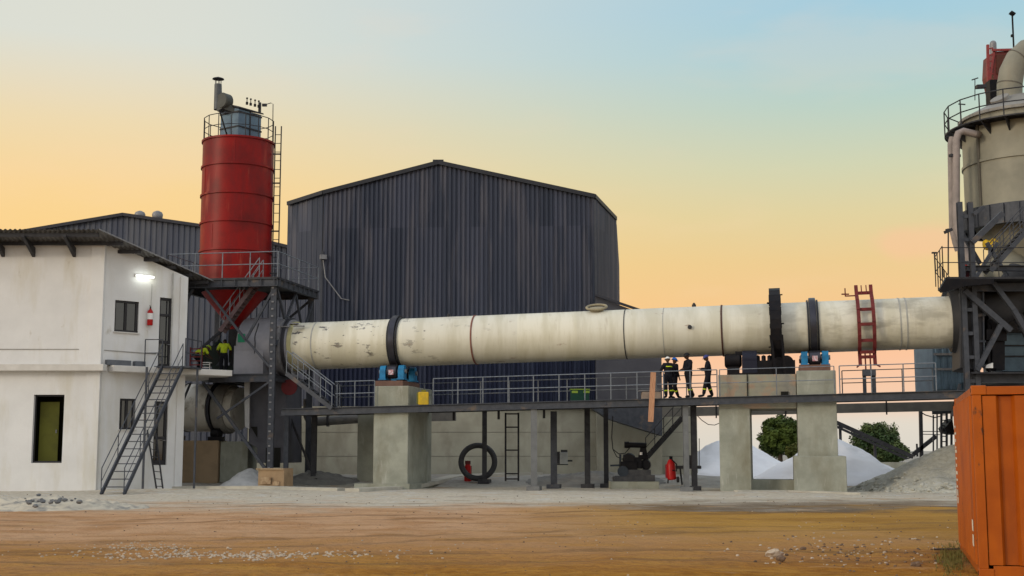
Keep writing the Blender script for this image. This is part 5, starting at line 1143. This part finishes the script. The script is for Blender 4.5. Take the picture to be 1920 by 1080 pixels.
# ------------------------------------------------ trees and the far conveyor
def tree(label, pxc, Y, pyt, rpx, hpx, seed, leafc, gap=.15, n=9000, group='trees beyond the plant'):
    random.seed(seed); c_ = at(pxc, pyt, Y); R_ = rpx*Y/F; Hh = hpx*Y/F; base = V((c_.x, Y, 0)); top = c_.z
    t_ = thing('tree', label, 'tree', base, group)
    cc = V((c_.x, Y, top-Hh/2)); m = MB(); tz = cc.z-Hh*.25
    m.lathe(base-V((0,0,.2)), V((base.x, Y, tz)), [(0,.34), (.3,.25), (1,.17)], 10)
    blobs = []
    for k in range(90):
        while True:
            p = V((random.uniform(-1,1), random.uniform(-1,1), random.uniform(-1,1)))
            if .2 < p.length < 1: break
        p = p.normalized()*(p.length**.5)*.86; rad = random.uniform(.17, .34)
        q = cc+V((p.x*R_, p.y*R_, p.z*Hh/2)); blobs.append((q, rad*R_*.85))
        if k < 16: mid_ = V((base.x, Y, tz)).lerp(q, .5)+V((0,0,.1*Hh)); m.path([V((base.x, Y, tz-.3)), mid_, q], .05, 5)
    m.build('trunk', M('bark', RGB(.08,.06,.045), None, 5, .9), t_)
    vs = []; fs = []; lf = MB()
    for k in range(n):
        q, rd_ = random.choice(blobs)
        d = V((random.gauss(0,1), random.gauss(0,1), random.gauss(0,1))).normalized(); p = q+d*rd_*random.uniform(.55, 1.15)
        s_ = random.uniform(.07, .15)*Y/120*(1.5); u_ = V((random.gauss(0,1), random.gauss(0,1), random.gauss(0,.6))).normalized(); w_ = u_.cross(d+V((.1,.1,.3))).normalized()
        lf.v += [p-u_*s_, p+w_*s_*.5, p+u_*s_, p-w_*s_*.5]; b = len(lf.v)-4; lf.f.append((b, b+1, b+2, b+3))
    lf.build('crown', leafc, t_)
LEAF1 = M('dark green foliage', RGB(.045,.075,.018), RGB(.085,.12,.02), .5, .7, lo=.45, hi=.6); LEAF2 = M('olive green foliage', RGB(.05,.085,.03), RGB(.10,.13,.04), .6, .7, lo=.45, hi=.6)
tree('dense rounded dark green tree behind the lime heaps', 1461, 105, 778, 47, 88, 3, LEAF1, n=26000)
tree('looser spreading green tree under the far conveyor', 1640, 100, 789, 54, 84, 5, LEAF2, n=9500)
tree('low yellowish bush tree right behind the lime heap gap', 1492, 96, 832, 24, 36, 8, M('yellow green foliage', RGB(.12,.12,.02), RGB(.08,.09,.02), .6, .8), n=3500)
tree('low wide green tree at the foot of the conveyor', 1668, 98, 832, 44, 40, 12, LEAF2, n=6500)
tree('small reddish dry bush behind the left of the lime heap', 1262, 90, 846, 22, 22, 14, M('dry russet leaves', RGB(.28,.16,.09), RGB(.2,.12,.07), .6, .8), n=2600)
fw = thing('boundary_wall', 'long low pale boundary wall beyond the lime heaps', 'wall', (30, 88, 0)); MB().box((40, 88, .35), (75, .3, .75)).build('wall', CONCD, fw)
cv = thing('belt_conveyor', 'inclined steel belt conveyor sloping down to the gravel heap', 'conveyor', at(1710, 856, 60))
m = MB(); 
for dy in (0, 1.0):
    m.beam(at(1560, 789, 60+dy), at(1712, 857, 60+dy), .10, .22); m.beam(at(1562, 797, 60+dy), at(1700, 860, 60+dy), .10, .14)
for k in range(9): f = k/8; m.beam(at(1560, 789, 60).lerp(at(1712, 857, 60), f), at(1562, 797, 60).lerp(at(1700, 860, 60), f), .07, .07)
m.build('truss', DSTEEL, cv)
m = MB(); a_ = at(1560, 787, 60.5); b_ = at(1712, 855, 60.5); m.beam(a_, b_, .8, .06); m.build('belt', RUBBER, cv)
m = MB(); m.beam(at(1575, 797, 60.5), (at(1575, 797, 60.5).x, 60.5, 0), .14, .14); m.beam(at(1640, 826, 60.5), (at(1640, 826, 60.5).x, 60.5, 0), .14, .14); m.each('leg', STEEL, cv)
m = MB(); 
pl = thing('utility_frame', 'slender dark post with stays and diagonal prop beyond the gravel heap', 'post', at(1726, 850, 50))
m = MB(); m.beam(at(1726, 768, 50), at(1728, 862, 50), .16, .16); m.beam(at(1755, 818, 50), at(1712, 852, 50), .16, .2); m.tube(at(1719, 832, 50), at(1720, 856, 50), .05); m.tube(at(1727, 809, 50), at(1762, 809, 50), .02); m.tube(at(1727, 814, 50), at(1762, 815, 50), .02)
m.path([at(1722, 770, 50), at(1735, 778, 50), at(1752, 783, 50), at(1765, 780, 50)], .03); m.build('post', DSTEEL, pl)
cl = thing('caged_ladder', 'grey caged ladder frame between gravel heap and orange container', 'ladder', at(1768, 838, 45))
m = MB()
for px in (1750, 1757, 1765, 1775, 1784): m.beam(at(px, 772+(6 if px == 1750 else 0), 45), at(px, 850, 45), .09 if px > 1760 else .05, .09)
for k in range(7): m.beam(at(1765, 778+k*10, 45), at(1775, 778+k*10, 45), .05, .05)
m.beam(at(1748, 774, 45), at(1795, 772, 45), .1, .16); m.build('frame', STEEL, cl)
m = MB(); m.prism([at(1786, 785, 44.6), at(1790, 815, 44.6), at(1776, 812, 44.6), at(1772, 803, 44.6)], (0, 1, 0)); m.build('hopper', BLACK, cl)
# ------------------------------------------------ small things under the walkway
bx_ = at(513, 909, 38.9)
ob = thing('cardboard_box', 'torn brown cardboard box in front of the silo tower leg', 'box', bx_)
m = MB(); bz = V((bx_.x, bx_.y, .08)); m.box(bz+V((0, .45, .40)), (1.22, .9, .74), -.28); m.build('carton', BOXW, ob, bevel=.02)
m = MB(); m.box(bz+V((-.05, .42, .79)), (1.28, .96, .05), -.28); m.box(bz+V((-.35, .0, .3)), (.5, .03, .3), -.28, ); m.box(bz+V((.1, -.08, .18)), (.35, .03, .18), -.28); m.each('flap', M('torn card', RGB(.42,.31,.2), RGB(.22,.14,.08), 5, .85), ob)
rg = thing('rubber_ring', 'big dark ring hose standing upright against the base wall', 'ring', at(896, 895, 43.6)); c_ = at(896, 866, 43.6)
m = MB(); m.path([c_+V((.78*cos(a), .12*sin(a), .76*sin(a))) for a in [2*pi*k/40 for k in range(41)]], .13, 10); m.build('ring', M('grey rubber', RGB(.055,.055,.06), None, 4, .7), rg, True)
q = atz(877, 907, .12); rc = thing('gas_cylinder', 'red gas cylinder standing alone in front of the dark ring', 'gas cylinder', q)
MB().lathe(q-V((0,0,.1)), q+V((0,0,1)), [(0,.16), (.05,.17), (.88,.17), (.96,.12), (1.0,.12)], 24, absd=True).build('bottle', REDB, rc, True)
m = MB(); m.lathe(q+V((0,0,.9)), q+V((0,0,1.06)), [(0,.13), (1,.13)], 16, False); m.box(q+V((0,0,.97)), (.06, .06, .2)); m.build('collar', MAROON, rc)
m = MB(); m.box(q+V((.14,0,.45)), (.08, .10, .75)); m.build('hose', MAROON, rc)
hl = thing('hanging_ladder', 'black steel ladder hanging from the walkway to the ground', 'ladder', atz(960, 902, .1))
m = MB(); YL = 39.8
for px in (948, 972): m.beam(at(px, 774, YL), at(px, 902, YL), .08, .08)
for py in (776, 801, 844, 888, 898): m.beam(at(948, py, YL), at(972, py, YL), .05, .06)
m.build('frame', BLACK, hl)
for py in (783, 790): pass
eb = thing('electrical_box', 'pale grey electrical box fixed to the column near the engine', 'electrical box', at(1056, 872, 43)); p = at(1057, 859, 42.9)
MB().box(p, (.36, .22, .54)).build('cabinet', M('box grey', RGB(.32,.35,.36), RGB(.26,.28,.3), 3, .5), eb, bevel=.01); m = MB(); m.box(p+V((-.24,.05,.02)), (.13, .2, .56)); m.beam(p+V((.17,0,-.12)), p+V((.40,0,-.12)), .06, .08); m.beam(p+V((-.3,.05,-.29)), p+V((.2,.05,-.29)), .2, .05); m.box(p+V((.02,.05,.32)), (.3, .1, .12)); m.beam(p+V((-.3,.1,0)), p+V((-.5,.4,0)), .08, .08); m.each('bracket', DSTEEL, eb)
# engine / pump unit
en = thing('engine_pump', 'black engine driven pump set on a skid under the walkway', 'engine', atz(1185, 906, .05)); Ye = 40.6
E = lambda px, py, dy=0: at(px, py, Ye+dy)
m = MB(); pe = E(1188, 903); m.box((pe.x, pe.y, .14), (2.1, 1.3, .34)); m.each('pad', CONC, en)
m = MB(); m.beam(E(1150, 899), E(1226, 896), .98, .26); m.box(E(1195, 889), (1.1, .9, .4)); m.build('skid', M('dark grey iron', RGB(.05,.052,.06), RGB(.08,.08,.085), 4, .6), en, bevel=.02)
m = MB(); m.box(E(1178, 874), (.75, .7, .4)); m.lathe(E(1180, 862, -.3), E(1180, 862, .3), [(0,.25), (.5,.3), (1,.25)], 20); m.box(E(1196, 868), (.3, .6, .5)); m.build('engine_block', BLACK, en, bevel=.02)
m = MB(); m.tube(E(1172, 834), E(1212, 835), .12, n=18); m.lathe(E(1171, 834), E(1179, 834), [(0,.14), (1,.15)], 18); m.build('muffler', BLACK, en, True)
m = MB(); m.prism([E(1203, 832), E(1210, 832), E(1216, 862), E(1196, 862)], (0, .2, 0)); m.build('stand', BLACK, en)
m = MB(); m.lathe(E(1211, 871, -.2), E(1211, 871, .2), [(0,.2), (.5,.24), (1,.2)], 20); m.sphere(E(1211, 866), .12, 12, 8); m.build('pump', BLACK, en, True)
m = MB(); m.lathe(E(1168, 884, -.45), E(1168, 884, -.35), [(0,.24), (1,.24)], 24); m.beam(E(1144, 873), E(1168, 872), .14, .08); 
for px in (1163, 1170, 1176): m.tube(E(px, 868), E(px, 852), .045, n=8)
m.build('flywheel', M('blue black iron', RGB(.03,.04,.055), None, 4, .4), en, True)
m = MB(); m.path([E(1149, 780), E(1147, 820), E(1149, 842), E(1160, 851), E(1172, 850), E(1182, 838)], .022, 6); m.path([E(1149, 842), E(1156, 856), E(1166, 861), E(1176, 856)], .022, 6); m.build('hose', RUBBER, en)
MB().tube(E(1202, 853, -.12), E(1202, 848, -.12), .06, n=10).build('filler', HELW, en)
# ground stair
us = thing('underpass_stair', 'dark steel stair rising from the engine to the walkway underside', 'staircase', at(1215, 858, 42))
stair(us, at(1214, 858, 42.2), at(1282, 782, 42.2), (0, 1, 0), .7, 11, DSTEEL, DSTEEL, (0, 1), .24, .9)
wb = thing('workbench', 'dark steel bench with a cantilever top behind the red trolley', 'bench', at(1285, 900, 41.5))
m = MB(); m.beam(at(1268, 876, 41.3), at(1313, 876, 41.3), .6, .14); m.build('top', DSTEEL, wb)
m = MB(); m.beam(at(1275, 877, 41.3), at(1279, 909, 41.3), .07, .07); m.beam(at(1298, 877, 41.3), at(1299, 909, 41.3), .07, .07); m.beam(at(1311, 874, 41.3), at(1311, 822, 41.3), .03, .03); m.box(at(1293, 864, 41.4), (.3, .2, .5), ); m.each('leg', DSTEEL, wb)
tr = thing('extinguisher_trolley', 'red wheeled fire extinguisher beside the pale column', 'extinguisher', atz(1259, 906, .05)); q = at(1260, 905, 40.3)
MB().lathe(q+V((0,0,.12)), q+V((-.05,0,1.02)), [(0,.15), (.06,.2), (.75,.19), (.93,.12), (1,.06)], 24).build('cylinder', REDB, tr, True)
MB().box(q+V((-.16,.1,.5)), (.2, .3, .6)).build('cover', M('dark red cover', RGB(.3,.01,.02), None, 5, .5), tr, bevel=.04)
m = MB(); m.box(q+V((-.03,0,1.08)), (.13, .13, .14)); m.path([q+V((0,-.1,1.0)), q+V((.2,-.15,.8)), q+V((.18,-.2,.5)), q+V((.0,-.22,.55))], .03, 6); m.build('valve', BLACK, tr)
m = MB(); m.lathe(q+V((.2,-.1,.14)), q+V((.3,-.1,.14)), [(0,.13), (1,.13)], 20); m.beam(q+V((-.16,0,.25)), q+V((-.18,0,-.03)), .05, .05); m.build('wheel', RUBBER, tr)
cbx = thing('slack_cable', 'black cable sagging below the walkway left of the slim pier', 'cable', at(1330, 795, 40)); m = MB(); m.path([at(1308, 780, 40), at(1316, 788, 40), at(1328, 796, 40), at(1340, 797, 40), at(1350, 793, 40)], .018, 6); m.build('cable', RUBBER, cbx)
# things on the walkway
pk = thing('wooden_plank', 'tall raw wooden plank leaning on the walkway edge rail', 'plank', at(1221, 792, 37.0)); Yp = dk(s_of(1222, FT, DU), FT).y-.18
MB().beam(at(1220, 791, Yp), at(1225, 698, Yp+.02), .22, .05, V((0,1,0))).build('board', WOOD, pk)
cr = thing('open_crate', 'small pale crate with raised lid left of the wooden plank', 'crate', at(1215, 748, 38)); Yc = Yp+.9; a = at(1202, 748, Yc); a.z = dk(s_of(1210, -1), -1).z
m = MB(); m.box(a+V((.42,0,.17)), (.78, .5, .3)); m.build('body', M('tan crate', RGB(.34,.27,.22), RGB(.28,.22,.18), 5, .8), cr, bevel=.01); MB().beam(a+V((-.12,0,.36)), a+V((.98,0,.40)), .55, .04).build('lid', LSTEEL, cr)
gb_ = thing('green_toolbox', 'dark green chest with lime lid edge behind the walkway railing', 'chest', at(1085, 750, 38)); Yg = dk(s_of(1085, -.8), -.8).y; a = at(1087, 749, Yg); a.z = dk(s_of(1087, -.8, DU), -.8).z
MB().box(a+V((0,0,.26)), (.78, .5, .5)).build('body', M('dark green', RGB(.006,.045,.03), None, 4, .5), gb_, bevel=.01); m = MB(); m.box(a+V((0,0,.53)), (.86, .56, .04)); m.box(a+V((-.22,-.26,.42)), (.26, .02, .1)); m.box(a+V((.28,-.26,.42)), (.26, .02, .1)); m.build('lid', M('lime trim', RGB(.20,.30,.04), None, 4, .5), gb_)
yb_ = thing('yellow_drum', 'yellow square can beside the top of the left pier', 'can', at(784, 760, 39)); a = at(783, 761, 39.0); a = V((p1_.x+w1_/2+.2, p1_.y-1.75, dk(s_of(780, -1.7, DU), -1.7).z+.02)); 
MB().box(a+V((.03,0,.29)), (.44, .34, .56)).build('can', YEL, yb_, bevel=.03); m = MB(); m.box(a+V((.03,0,.62)), (.2, .1, .08)); m.box(a+V((-.22,.02,.3)), (.08, .3, .5)); m.build('handle', M('olive drab', RGB(.16,.16,.03), None, 4, .6), yb_)
# ------------------------------------------------ pipes and timber on the ground at the left
pp = thing('plastic_pipe', 'black plastic pipe lying on clear sheeting by the office wall', 'pipe', atz(40, 925, 0)); m = MB(); m.path([atz(-40, 934, -.2), atz(10, 926, -.35), atz(45, 920, -.45), atz(72, 916, -.55)], .10, 12); m.build('pipe', RUBBER, pp, True)
m = MB()
for k in range(3): m.path([atz(-30, 925+k*3, -.2)+V((0,0,.1)), atz(12+k*6, 915+k*2, -.3)+V((0,0,.2)), atz(50, 917+k*3, -.3)+V((0,0,.1))], .03, 6)
m.build('sheeting', M('cloudy plastic', RGB(.5,.5,.5), None, 3, .3), pp)
mt_ = thing('grey_mat', 'flat grey slab lying by the foot of the steel stair', 'slab', atz(280, 915, 0)); m = MB(); q = atz(276, 913, 0); m.box(q+V((0,0,.06)), (1.8, 1.2, .1), .1); m.build('slab', M('slab grey', RGB(.24,.23,.22), None, 3, .9), mt_)
# ------------------------------------------------ people
def skinmesh(name, verts, edges, mat, parent, mtx, sub=1, root=0):
    me = bpy.data.meshes.new(name); me.from_pydata([v[:3] for v in verts], edges, []); o = bpy.data.objects.new(name, me); COL.objects.link(o)
    md = o.modifiers.new('skin', 'SKIN'); md.use_smooth_shade = True
    for i, v in enumerate(verts):
        r = v[3]; me.skin_vertices[0].data[i].radius = (r, v[4] if len(v) > 4 else r)
    me.skin_vertices[0].data[root].use_root = True
    s = o.modifiers.new('sub', 'SUBSURF'); s.levels = sub; s.render_levels = sub
    dg = bpy.context.evaluated_depsgraph_get(); ev = o.evaluated_get(dg); nm = bpy.data.meshes.new_from_object(ev)
    nm.transform(mtx); bpy.data.objects.remove(o); nm.name = name
    nm.materials.clear(); nm.materials.append(mat)
    for p in nm.polygons: p.use_smooth = True
    r_ = bpy.data.objects.new(name, nm); COL.objects.link(r_); r_.parent = parent; return r_
def person(label, loc, rz, J, helmet, cloth=NAVY, shirt=None, bands=True, white_neck=False, group=None, sc=1.0, hair=False):
    """J: joint dictionary in the person's own frame (x right, y forward, z up), in metres"""
    o = thing('person', label, 'person', loc, group)
    mt = Matrix.Rotation(rz, 4, 'Z') @ Matrix.Scale(sc, 4)
    names = ['pel', 'spi', 'che', 'nec', 'hea', 'hl', 'kl', 'al', 'tl', 'hr', 'kr', 'ar', 'tr', 'sl', 'el', 'wl', 'sr', 'er', 'wr']
    rad = dict(pel=.125, spi=.135, che=.15, nec=.055, hea=.055, hl=.085, kl=.058, al=.04, tl=.035, hr=.085, kr=.058, ar=.04, tr=.035, sl=.062, el=.042, wl=.028, sr=.062, er=.042, wr=.028)
    idx = {k: i for i, k in enumerate(names)}; vs = [tuple(J[k])+(rad[k]*(.78 if k in ('che', 'spi', 'pel') else 1),) for k in names]
    ed = [('pel','spi'), ('spi','che'), ('che','nec'), ('nec','hea'), ('pel','hl'), ('hl','kl'), ('kl','al'), ('al','tl'), ('pel','hr'), ('hr','kr'), ('kr','ar'), ('ar','tr'), ('che','sl'), ('sl','el'), ('el','wl'), ('che','sr'), ('sr','er'), ('er','wr')]
    es = [(idx[a], idx[b]) for a, b in ed]
    for w_, e_, sg in (('wl', 'el', -1), ('wr', 'er', 1)):
        W = V(J[w_]); d = (W-V(J[e_])).normalized(); side = d.cross(V((0, 0, 1)) if abs(d.z) < .9 else V((0, 1, 0))).normalized(); curl = side.cross(d)
        pi_ = len(vs); P_ = W+d*.06; vs.append(tuple(P_)+(.032, .018)); es.append((idx[w_], pi_))
        for f in range(4):
            b = P_+d*.035+side*((f-1.5)*.020); ln = (.030, .036, .033, .026)[f]; i0 = len(vs)
            vs += [tuple(b)+(.009,), tuple(b+d*ln-curl*.006)+(.008,), tuple(b+d*ln*1.7-curl*.022)+(.0075,)]; es += [(pi_, i0), (i0, i0+1), (i0+1, i0+2)]
        th = W+d*.02+side*(.03*-sg); i0 = len(vs); vs += [tuple(th)+(.010,), tuple(th+d*.04+side*(.018*-sg))+(.009,)]; es += [(pi_, i0), (i0, i0+1)]
    body = skinmesh('body', vs, es, SKIN, o, mt, 1)
    # head
    H0 = V(J['hea']); hd = V(J.get('look', (0, 1, 0))).normalized(); hx = hd.cross(V((0,0,1))).normalized(); hz_ = hx.cross(hd)
    def hp(x, y, z): return H0+hx*x+hd*y+hz_*z
    b = MB(); s_ = MB(); s_.sphere((0,0,0), 1, 20, 14)
    vv = []
    for p in s_.v:
        x, y, z = p; wx_ = .076*(1-.22*max(0, -z)); vv.append(hp(x*wx_, .015+y*.095*(1-.12*max(0,-z)*(y < 0)), .085+z*.118))
    b.add(vv, s_.f)
    ns = MB(); ns.sphere((0,0,0), 1, 8, 6); b.add([hp(p.x*.013, .115+p.y*.018, .075+p.z*.026) for p in ns.v], ns.f)
    for sx_ in (-1, 1): b.add([hp(sx_*.078+p.x*.012, .0+p.y*.02, .08+p.z*.032) for p in ns.v], ns.f)
    b.add([hp(p.x*.026, .104+p.y*.012, .032+p.z*.008) for p in ns.v], ns.f)
    b.v = [mt @ p+V(loc) for p in b.v]; hobj = b.build('head', SKIN, o, True)
    e = MB()
    for sx_ in (-1, 1): e.add([hp(sx_*.031+p.x*.012, .102+p.y*.008, .098+p.z*.007) for p in ns.v], ns.f)
    e.v = [mt @ p+V(loc) for p in e.v]; e.build('eye', HELW, hobj, True)
    if helmet:
        m = MB(); d_ = MB(); d_.sphere((0,0,0), 1, 24, 8, z0=0)
        m.add([hp(p.x*.108, -.0+p.y*.132, .115+p.z*.115) for p in d_.v], d_.f)
        br_ = [hp(.128*cos(a), .0+(.150 if sin(a) < 0 else .185)*sin(a), .113) for a in [2*pi*k/24 for k in range(24)]]
        m.add(br_+[p+hz_*.012 for p in br_], [tuple(range(24)), tuple(range(24, 48))[::-1]]+[(i, (i+1) % 24, 24+(i+1) % 24, 24+i) for i in range(24)])
        m.v = [mt @ p+V(loc) for p in m.v]; m.build('helmet', helmet, o, True)
    if hair:
        m = MB(); d_ = MB(); d_.sphere((0,0,0), 1, 20, 10, z0=-.2); m.add([hp(p.x*.084, -.006+p.y*.104, .10+p.z*.112) for p in d_.v], d_.f); m.v = [mt @ p+V(loc) for p in m.v]; m.build('hair', HELK, o, True)
    # coverall: trousers and top a little outside the body
    def sub(keys, extra, name, mat, edk, ext=None):
        ix = {k: i for i, k in enumerate(keys)}; vv = [tuple(J[k])+(rad[k]+extra.get(k, .02),) for k in keys]; return skinmesh(name, vv, [(ix[a], ix[b]) for a, b in edk], mat, o, mt, 1)
    tk = ['pel', 'hl', 'kl', 'al', 'hr', 'kr', 'ar', 'spi']
    sub(tk, dict(pel=.04, spi=.03, hl=.03, hr=.03, kl=.035, kr=.035, al=.035, ar=.035), 'trousers', cloth, [('pel','spi'), ('pel','hl'), ('hl','kl'), ('kl','al'), ('pel','hr'), ('hr','kr'), ('kr','ar')])
    uk = ['che', 'spi', 'pel', 'sl', 'el', 'sr', 'er', 'wl', 'wr', 'nec']
    ul = [('che','spi'), ('spi','pel'), ('che','sl'), ('sl','el'), ('che','sr'), ('sr','er'), ('che','nec'), ('el','wl'), ('er','wr')]
    if shirt is not None: J2 = dict(J); uk = uk[:7]+['nec']; ul = ul[:7]
    sub(uk, dict(che=.02, spi=.03, pel=.045, sl=.03, sr=.03, el=.026, er=.026, wl=.02, wr=.02, nec=.0), 'jacket' if shirt is None else 'shirt', shirt or cloth, ul)
    # boots
    for a_, t2 in (('al', 'tl'), ('ar', 'tr')):
        A_, T_ = V(J[a_]), V(J[t2]); skinmesh('boot', [tuple(A_+V((0,0,.10)))+(.058,), tuple(A_-V((0,0,.02)))+(.060,), tuple(T_)+(.05,), tuple(T_.lerp(A_, -.35))+(.042,)], [(0,1), (1,2), (2,3)], HELK, o, mt, 1)
    if bands:
        def bnd(a, b, f, r, mat=HIVIS, w_=.05):
            A_, B_ = V(J[a]), V(J[b]); p = A_.lerp(B_, f); d = (B_-A_).normalized(); m = MB(); m.lathe(p-d*w_/2, p+d*w_/2, [(0,r-.02), (0,r), (1,r), (1,r-.02)], 18, False); m.v = [mt @ q+V(loc) for q in m.v]; m.build('reflective_band', mat, o, True)
        bnd('kl', 'al', .45, .082); bnd('kr', 'ar', .45, .082)
        if bands == 2: bnd('spi', 'che', .95, .185, w_=.04)
    return o
def pose(**k):
    J = dict(pel=(0,0,.93), spi=(0,0,1.12), che=(0,.0,1.33), nec=(0,.0,1.47), hea=(0,.015,1.52), hl=(-.10,0,.88), kl=(-.11,.02,.50), al=(-.11,-.02,.09), tl=(-.13,.15,.05),
             hr=(.10,0,.88), kr=(.11,.02,.50), ar=(.11,-.02,.09), tr=(.13,.15,.05), sl=(-.19,0,1.40), el=(-.25,-.03,1.12), wl=(-.24,.08,.90), sr=(.19,0,1.40), er=(.25,-.03,1.12), wr=(.24,.08,.90), look=(0,1,-.1))
    J.update(k); return J
def on_deck(px, t_): s_ = s_of(px, t_, DU+.8); return dk(s_, t_, .025)
gp = 'workers standing on the walkway'
person('worker in black coverall and white helmet, back turned at the left of the group', on_deck(1252, -1.5), .35, pose(el=(-.30,.06,1.14), wl=(-.20,.26,1.10), look=(.3,1,-.25)), HELW, group=gp, bands=2)
person('worker in black coverall and bright blue helmet, behind the white helmeted one', on_deck(1263, -.9), -1.0, pose(kl=(-.11,.14,.52), al=(-.11,.30,.12), tl=(-.12,.46,.06), kr=(.11,-.05,.5), ar=(.11,-.28,.10), tr=(.12,-.12,.05), look=(.1,1,-.3)), HELB, group=gp)
person('tall worker in black coverall and black helmet, third from the left of the group', on_deck(1290, -1.2), 1.9, pose(el=(-.24,.06,1.12), wl=(-.14,.27,1.10), er=(.24,.06,1.12), wr=(.12,.28,1.06), kr=(.11,-.06,.5), ar=(.12,-.26,.10), tr=(.14,-.10,.05), look=(0,1,-.35)), HELK, group=gp, sc=1.09)
person('worker in black coverall and dark blue helmet, rightmost, facing left with hands forward', on_deck(1327, -1.4), 1.45, pose(el=(-.24,.05,1.14), wl=(-.14,.30,1.16), er=(.24,.05,1.14), wr=(.12,.30,1.12), kl=(-.11,.12,.52), al=(-.12,.20,.09), tl=(-.13,.37,.05), kr=(.11,-.02,.5), ar=(.12,-.16,.09), tr=(.14,.0,.05), look=(0,1,-.45)), HELN, group=gp, sc=1.02)
q = at(421, 690, 42.4); fz = DKZ+.01
person('worker in lime yellow shirt and dark trousers, back turned under the silo cone', (at(420, 660, 42.3).x, 42.3, fz), .1, pose(el=(-.32,.08,1.14), wl=(-.26,.30,1.02), er=(.32,.08,1.14), wr=(.28,.30,1.02), che=(0,.06,1.32), nec=(0,.13,1.45), hea=(0,.17,1.49), look=(0,1,-.6)), None, shirt=HIVIS, bands=False, hair=True)
person('crouching worker in lime yellow helmet and shirt beside the office corner', (at(372, 660, 42.0).x, 42.0, ZS+.13), -.9, pose(pel=(0,-.12,.78), spi=(0,.02,.92), che=(0,.22,1.02), nec=(0,.36,1.06), hea=(0,.42,1.08), hl=(-.1,-.10,.74), hr=(.1,-.10,.74), kl=(-.13,.18,.48), kr=(.13,.18,.48), al=(-.12,-.02,.09), ar=(.12,-.02,.09), sl=(-.18,.26,1.06), sr=(.18,.26,1.06), el=(-.2,.40,.84), er=(.2,.40,.84), wl=(-.12,.56,.72), wr=(.12,.56,.72), look=(0,1,-.8)), HELY, shirt=HIVIS, bands=False)
# equipment at the burner floor
bp2 = thing('burner_machine', 'dark green burner fan and pipework under the silo cone', 'machine', (at(440, 680, 43.4).x, 43.4, DKZ)); yq = 43.3
m = MB(); m.lathe(at(393, 668, yq-.2), at(393, 668, yq+.3), [(0,.5), (1,.5)], 28); m.beam(at(400, 690, yq), at(455, 690, yq), .6, .2); m.tube(at(440, 620, yq), at(440, 672, yq), .22); m.box(at(443, 668, yq), (.6, .5, .6)); m.path([at(396, 655, yq), at(410, 640, yq), at(420, 650, yq), at(452, 655, yq)], .1, 10); m.build('fan_and_pipes', M('dark green machine', RGB(.02,.035,.03), RGB(.03,.03,.03), 4, .5), bp2)
m = MB(); m.beam(at(425, 612, yq), at(360, 668, yq), .12, .12); m.beam(at(400, 630, yq), at(404, 690, yq), .1, .1); m.build('pipe_support', STEEL, bp2)
rm = thing('red_machine', 'small bright red motor on a stand beside the kiln hood', 'motor', at(463, 668, 41.8)); a = at(459, 662, 41.6)
m = MB(); m.box(a, (.5, .4, .36)); m.lathe(a+V((-.25,0,.12)), a+V((.25,0,.12)), [(0,.16), (1,.16)], 16); m.build('motor', REDB, rm, bevel=.02); m = MB(); m.box(a-V((0,0,.30)), (.55, .4, .22)); m.beam(a+V((-.2,0,-.4)), V((a.x-.2, a.y, DKZ)), .06, .06); m.beam(a+V((.2,0,-.4)), V((a.x+.2, a.y, DKZ)), .06, .06); m.build('stand', BLACK, rm)
RZ0 = ZS+.13
rs_ = thing('maroon_rack', 'maroon slatted rack standing on the landing by the office corner', 'rack', (at(367, 690, 41.5).x, 41.5, RZ0)); m = MB()
for px in (357, 379): m.beam((at(px, 660, 41.2).x, 41.2, RZ0), (at(px, 660, 41.2).x, 41.2, RZ0+1.1), .05, .05)
for k in range(6): m.beam((at(357, 660, 41.2).x, 41.2, RZ0+.12+k*.18), (at(379, 660, 41.2).x, 41.2, RZ0+.12+k*.18), .04, .05)
m.build('frame', MAROON, rs_)
wc = thing('white_chair', 'white slatted stool beside the crouching worker', 'stool', (at(384, 690, 41.2).x, 41.2, RZ0)); m = MB(); x = at(384, 690, 41.2).x
for k in range(3): m.box((x, 41.3, RZ0+.06+k*.13), (.38, .05, .03))
for dx in (-.18, .18): m.box((x+dx, 41.35, RZ0+.2), (.03, .05, .4))
m.box((x, 41.5, RZ0+.42), (.42, .36, .03)); m.build('frame', WTRIM, wc)
print('objects', len(COL.objects))
